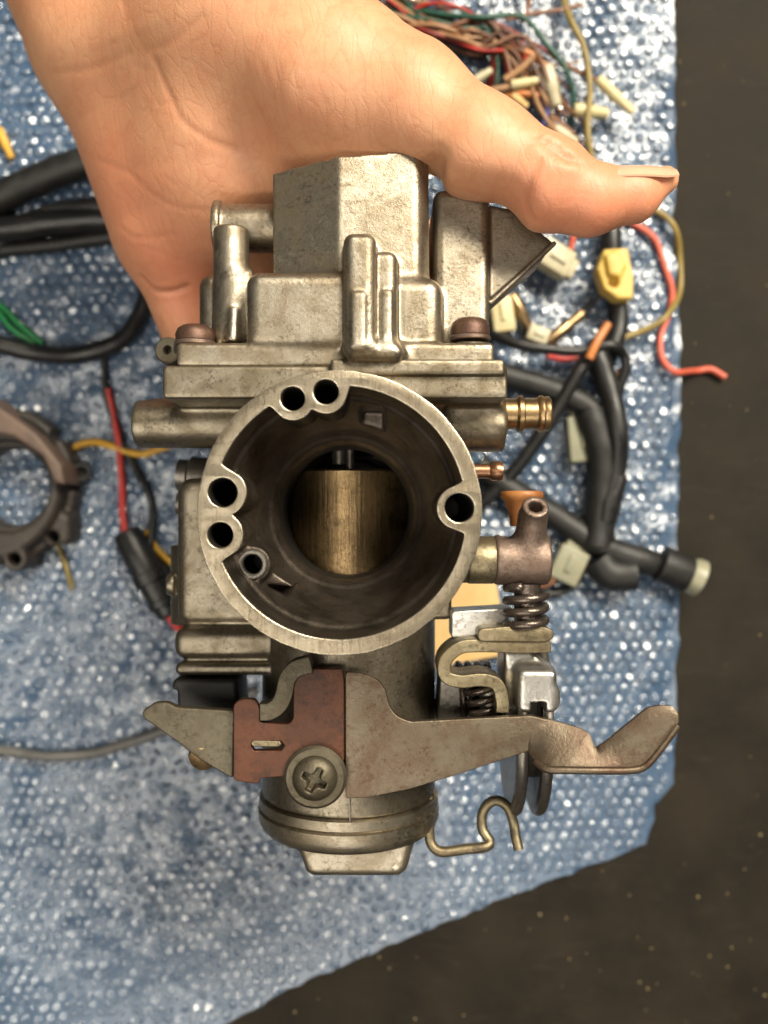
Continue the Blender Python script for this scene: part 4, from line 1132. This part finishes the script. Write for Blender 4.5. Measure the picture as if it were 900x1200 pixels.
for th in np.linspace(0, 6.28, 9, endpoint=False):
    iv.sub(s_cyl((cb[0] + 31 * math.cos(th), cb[1] + 31 * math.sin(th), FLOOR), (cb[0] + 31 * math.cos(th), cb[1] + 31 * math.sin(th), FLOOR + 24), 2.4, 2.4, .3), 1.0)
iV, iF = iv.mesh(); link('rubber_body', iV, iF, M['bootdark'], boot, 180)
wv = Vol((cb[0] - 46, cb[1] - 20, FLOOR + 6), (cb[0] + 46, cb[1] + 50, FLOOR + 36), 0.7)
wv.add(s_prism([Q(-58, 470, zb)[:2], Q(-18, 462, zb)[:2], Q(2, 478, zb)[:2], Q(44, 508, zb)[:2], Q(74, 545, zb)[:2], Q(77, 568, zb)[:2], Q(66, 566, zb)[:2], Q(52, 535, zb)[:2], Q(17, 512, zb)[:2], Q(-18, 505, zb)[:2], Q(-58, 512, zb)[:2]], FLOOR + 8, FLOOR + 31, 1.5), 1)
wV, wF = wv.mesh(); link('brown_flange', wV, wF, M['boot'], boot, 180)
lathe('stud', [(4.5, 0), (4.5, 8), (3.5, 9.5), (2.2, 9.5), (2.2, 6)], (*Q(82, 553, FLOOR + 15)[:2], FLOOR + 6), (0.5, 0, 1), M['rubber'], boot, 24)
wire('yellow_scrap', [(62, 630), (72, 648), (80, 668), (86, 690)], 6, M['w_olive'], tag=('frayed dull yellow wire end below the brown boot', 'wire'))

# --- right: black wiring loom
loom = thing('wiring_loom', 'black taped wiring loom branching behind the carburettor at the right', 'wiring loom', Q(680, 560, FLOOR))
def branch(pts, w, mat='vinyl', n=14): return wire('loom_branch', pts, w, M[mat], loom, n=n)
branch([(560, 380), (590, 398, 8), (630, 408, 10), (680, 411, 10), (715, 404, 10), (730, 415, 8), (733, 432, 6), (727, 452, 4), (722, 470)], 12)
branch([(540, 425), (590, 440), (640, 455), (690, 478), (712, 520)], 29, 'rubber')
branch([(700, 400, 8), (680, 432, 8), (655, 475, 6), (625, 522, 5), (590, 565, 3), (540, 610)], 17)
branch([(718, 250), (716, 290), (722, 340), (724, 385), (712, 420), (700, 450)], 24)
branch([(700, 415, 6), (712, 450, 6), (722, 500, 6), (722, 545, 5), (712, 590, 4), (706, 640, 3)], 26)
branch([(690, 480), (705, 530), (704, 590), (698, 640)], 37, 'rubber')
branch([(560, 545), (600, 575), (650, 605), (700, 637), (750, 656), (800, 672)], 31, 'rubber', 18)
branch([(688, 590, 4), (688, 640, 4), (682, 675, 2), (664, 692, 1), (640, 697), (610, 690)], 8)
branch([(700, 655), (715, 672), (745, 672)], 40, 'rubber')
bar('loom_collar', (772, 659), (808, 674), 43, M['rubber'], loom, 0, [(0.8, 0), (1, 0.06), (1, 0.9), (0.9, 1)], 26)
bar('loom_end_sleeve', (806, 672), (820, 678), 40, M['clear'], loom, 1, [(0.9, 0), (1.08, 0.5), (1.1, 1.0), (0.9, 1.0), (0.85, 0.2)], 26)
bar('loom_tape', (722, 555), (708, 612), 29, M['vinyl'], loom, 3, [(0.9, 0), (1, 0.05), (1, 0.95), (0.9, 1)], 22)
# plugs on the loom
yp = thing('yellow_connector', 'yellow plastic plug on the black loom below the thumb', 'connector', Q(720, 320, FLOOR))
zz = ZF + 14
yv = Vol((X(690, zz) - 3, Y(365, zz) - 3, zz - 12), (X(755, zz) + 3, Y(275, zz) + 3, zz + 6), 0.6)
yv.add(s_prism([Q(708, 292, zz)[:2], Q(736, 290, zz)[:2], Q(743, 325, zz)[:2], Q(742, 350, zz)[:2], Q(724, 350, zz)[:2], Q(708, 338, zz)[:2], Q(700, 315, zz)[:2]], zz - 9, zz, 0.8), 0)
yv.add(s_prism([Q(708, 300, zz)[:2], Q(722, 296, zz)[:2], Q(732, 312, zz)[:2], Q(724, 330, zz)[:2], Q(712, 322, zz)[:2]], zz - 4, zz + 2.2, 0.8), 1.2)
yv.sub(s_cyl((*Q(719, 331, zz)[:2], zz - 3), (*Q(719, 331, zz)[:2], zz + 5), 2.0, 2.0, 0.3), 0.8)
yV, yF = yv.mesh(); link('plug_body', yV, yF, M['yellowplug'], yp, 180)
def plug_geo(c, half, R_):
    V1, F1 = rbox_geo((0, 0, 0), half, min(half) * 0.22)
    n1 = len(V1); V2, F2 = rbox_geo((half[0] * 1.05, 0, -half[2] * 0.1), (half[0] * 0.35, half[1] * 0.72, half[2] * 0.7), min(half) * 0.15)
    n2 = n1 + len(V2); V3, F3 = rbox_geo((half[0] * 0.1, 0, half[2] * 1.0), (half[0] * 0.5, half[1] * 0.22, half[2] * 0.22), min(half) * 0.08)
    V_ = [R_ @ v + np.array(c) for v in V1 + V2 + V3]
    return V_, F1 + [tuple(i + n1 for i in f) for f in F2] + [tuple(i + n2 for i in f) for f in F3]
def plug(name, c, half, R_, mat, parent=None, **k):
    V_, F_ = plug_geo(c, half, R_); return link(name, V_, F_, mat, parent, 35, **k)
mp = thing('milky_connector', 'milky white plug with a pink wire just below the thumb', 'connector', Q(650, 305, FLOOR))
plug('plug_body', Q(648, 303, ZF + 8), (7.0, 5.4, 4.5), rotm('Z', -28) @ rotm('Y', 12), M['milky'], mp)
wire('wire', [(648, 322, 4), (660, 318, 6), (668, 296, 8), (674, 270, 8), (690, 250, 6)], 7, M['w_salmon'], mp)
bar('bullet_connector', (599, 345), (622, 388), 15, M['brass'], z=2, tag=('dull brass bullet connector between the bowl wing and the white tip', 'terminal'))
bt = thing('brass_terminal', 'brass sleeve terminal on a thin dark wire left of the yellow plug', 'terminal', Q(660, 385, FLOOR))
bar('sleeve', (640, 402), (684, 366), 15, M['brass'], bt, 2); wire('wire', [(680, 368, 3), (700, 350, 4), (712, 338, 6)], 5, M['w_black'], bt)
plug('plug', Q(630, 393, ZF + 4), (4.2, 3.2, 3), rotm('Z', -20), M['milky'], None, tag=('small white plug where two brass terminals meet', 'connector'))
plug('plug', Q(588, 370, ZF + 5), (7, 4.4, 4), rotm('Z', 98), M['cream'], None, tag=('pale cream plug half hidden behind the bowl wing', 'connector'))
plug('plug', Q(682, 515, ZF + 4), (9, 6, 4), rotm('Z', 95), M['clear'], None, tag=('cloudy greenish plug lying beside the loom', 'connector'))
plug('plug', Q(665, 662, ZF + 4), (7, 6, 4), rotm('Z', 65), M['clear'], None, tag=('milky plug beside the elbow fitting under the loom', 'connector'))
wire('copper_lead', [(628, 690), (645, 682, 2), (655, 668, 4)], 10, M['w_brown'], tag=('brown lead entering the milky plug beside the elbow fitting', 'wire'))
wire('orange_lead', [(690, 420, 14), (700, 400, 15), (712, 380, 14)], 10, M['w_orange'], tag=('short orange lead crossing the loom below the yellow plug', 'wire'))
wire('pink_lead', [(728, 430, 4), (724, 445, 3), (720, 462, 2)], 8, M['w_tan'], tag=('short pale pink lead at the bend of the thin loop', 'wire'))
wire('red_lead', [(640, 418, 2), (660, 422, 2), (690, 415, 2)], 7, M['w_red'], tag=('scrap of red lead under the thin black loop', 'wire'))
wire('red_wire', [(728, 255), (748, 264), (768, 282), (779, 315), (787, 345), (784, 370), (775, 395), (776, 418, 1), (792, 435, 1), (815, 435), (832, 433), (850, 443)], 7.5, M['w_salmon'], tag=('salmon red wire reaching out over the dark floor', 'wire'))
wire('olive_wire', [(740, 240), (768, 248), (790, 266, 2), (798, 300, 3), (796, 340, 4), (780, 372, 5), (745, 390, 3), (712, 402, 3)], 7.5, M['w_olive'], tag=('olive wire arching along the sheet edge beside the red wire', 'wire'))
rbox('tan_piece', Q(540, 722, FLOOR + 12), (16, 18, 1.2), 0.5, M['tan'], None, rotm('Z', 10), tag=('tan card scrap showing between the mouth and the spring', 'card'))  # plain tan slab for a piece of unknown kind

# --- top right: loose loom of coloured wires
lm = thing('wire_bundle', 'tangled bundle of brown, red and green wires above the thumb', 'wire bundle', Q(580, 90, FLOOR))
def lw(pts, w, mat): wire('wire', pts, w, M[mat], lm, n=8)
lw([(655, -20), (668, 20, 8), (683, 55, 8), (690, 95, 8), (690, 150, 8), (694, 195, 5)], 8, 'w_olive')
lw([(400, 10), (460, 12, 6), (510, 15, 9), (560, 20, 9), (610, 20, 9), (640, 50, 8), (662, 80, 6), (672, 120, 4), (668, 150)], 6, 'w_darkgreen')
lw([(420, 5), (480, 20, 8), (540, 32, 8), (580, 35, 7), (590, 60, 6), (582, 80, 5)], 6, 'w_darkgreen')
lw([(590, 22, 10), (640, 15, 8), (684, 6, 6)], 5, 'w_brown')
lw([(600, -20), (620, 0, 6), (612, 25, 8)], 5, 'w_brown')
cols = ['w_brown', 'w_brown', 'w_darkbrown', 'w_tan', 'w_maroon', 'w_brown', 'w_tan', 'w_red', 'w_brown', 'w_tan', 'w_darkbrown', 'w_brown', 'w_maroon', 'w_tan']
ends = [(690, 175), (676, 160), (660, 150), (682, 190), (640, 120), (665, 135), (655, 165), (600, 62), (668, 105), (650, 90), (640, 165), (690, 150), (610, 60), (630, 100)]
for i, (cm, e) in enumerate(zip(cols, ends)):
    a0 = random.uniform(-6, 30)
    p = [(395, a0 + 10), (445, 12 + i * 2.4 + random.uniform(-8, 8), 2 + i % 4 * 2), (505, 24 + random.uniform(-10, 26), 3 + i % 5 * 2), (560, 34 + random.uniform(-12, 30), 3 + i % 4 * 3),
         (605 + random.uniform(-12, 12), 50 + random.uniform(-14, 24), 4 + i % 3 * 3), ((605 + e[0]) / 2 + random.uniform(-14, 14), (55 + e[1]) / 2 + random.uniform(-8, 12), 4 + i % 4 * 2), (e[0], e[1], 2)]
    lw(p, random.uniform(3.5, 5.5), cm)
for i in range(18):
    y0 = random.uniform(-25, 30); e = (random.uniform(560, 690), random.uniform(60, 185))
    lw([(390, y0 + random.uniform(-8, 8)), (450, y0 + 12 + random.uniform(-8, 8), random.uniform(2, 9)), (520, 22 + random.uniform(-22, 30), random.uniform(3, 10)), (575, 40 + random.uniform(-18, 26), random.uniform(3, 10)),
        (e[0] * .6 + 590 * .4, e[1] * .5 + 30 + random.uniform(-14, 14), random.uniform(3, 9)), (e[0], e[1], random.uniform(0, 5))], random.uniform(3, 5), random.choice(['w_brown', 'w_brown', 'w_darkbrown', 'w_maroon', 'w_tan', 'w_red', 'w_black', 'w_darkgreen']))
lw([(580, 120, 6), (610, 110, 7), (645, 112, 6)], 7, 'w_orange'); lw([(566, 108, 8), (600, 102, 8), (630, 98, 7)], 8, 'w_tan')
lw([(590, 92, 8), (612, 78, 8), (628, 62, 9)], 9, 'w_tan'); lw([(615, 60, 9), (632, 72, 9), (650, 100, 8)], 9, 'w_orange')
lw([(625, 170, 5), (640, 140, 6), (645, 110, 7)], 7, 'w_blue'); lw([(612, 130, 6), (640, 175, 6), (660, 185, 4)], 9, 'w_darkbrown')
lw([(640, 60, 6), (668, 78, 6), (692, 90, 6), (704, 97, 6)], 5, 'w_brown')
def sl(p, q, w, mat='cream', z=6): bar('bullet_sleeve', p, q, w, M[mat], lm, z)
sl((700, 92), (742, 132), 13); sl((672, 128), (713, 133), 15, 'cream', 4); sl((640, 78), (652, 125), 17, 'milky', 7); sl((650, 150), (676, 168), 12, 'milky', 6)
sl((556, 95), (576, 82), 10, 'milky', 7); sl((598, 100), (632, 94), 11, 'cream', 8); sl((600, 112), (618, 126), 10, 'tan', 6)
sl((640, 150), (668, 160), 10, 'brass', 4)
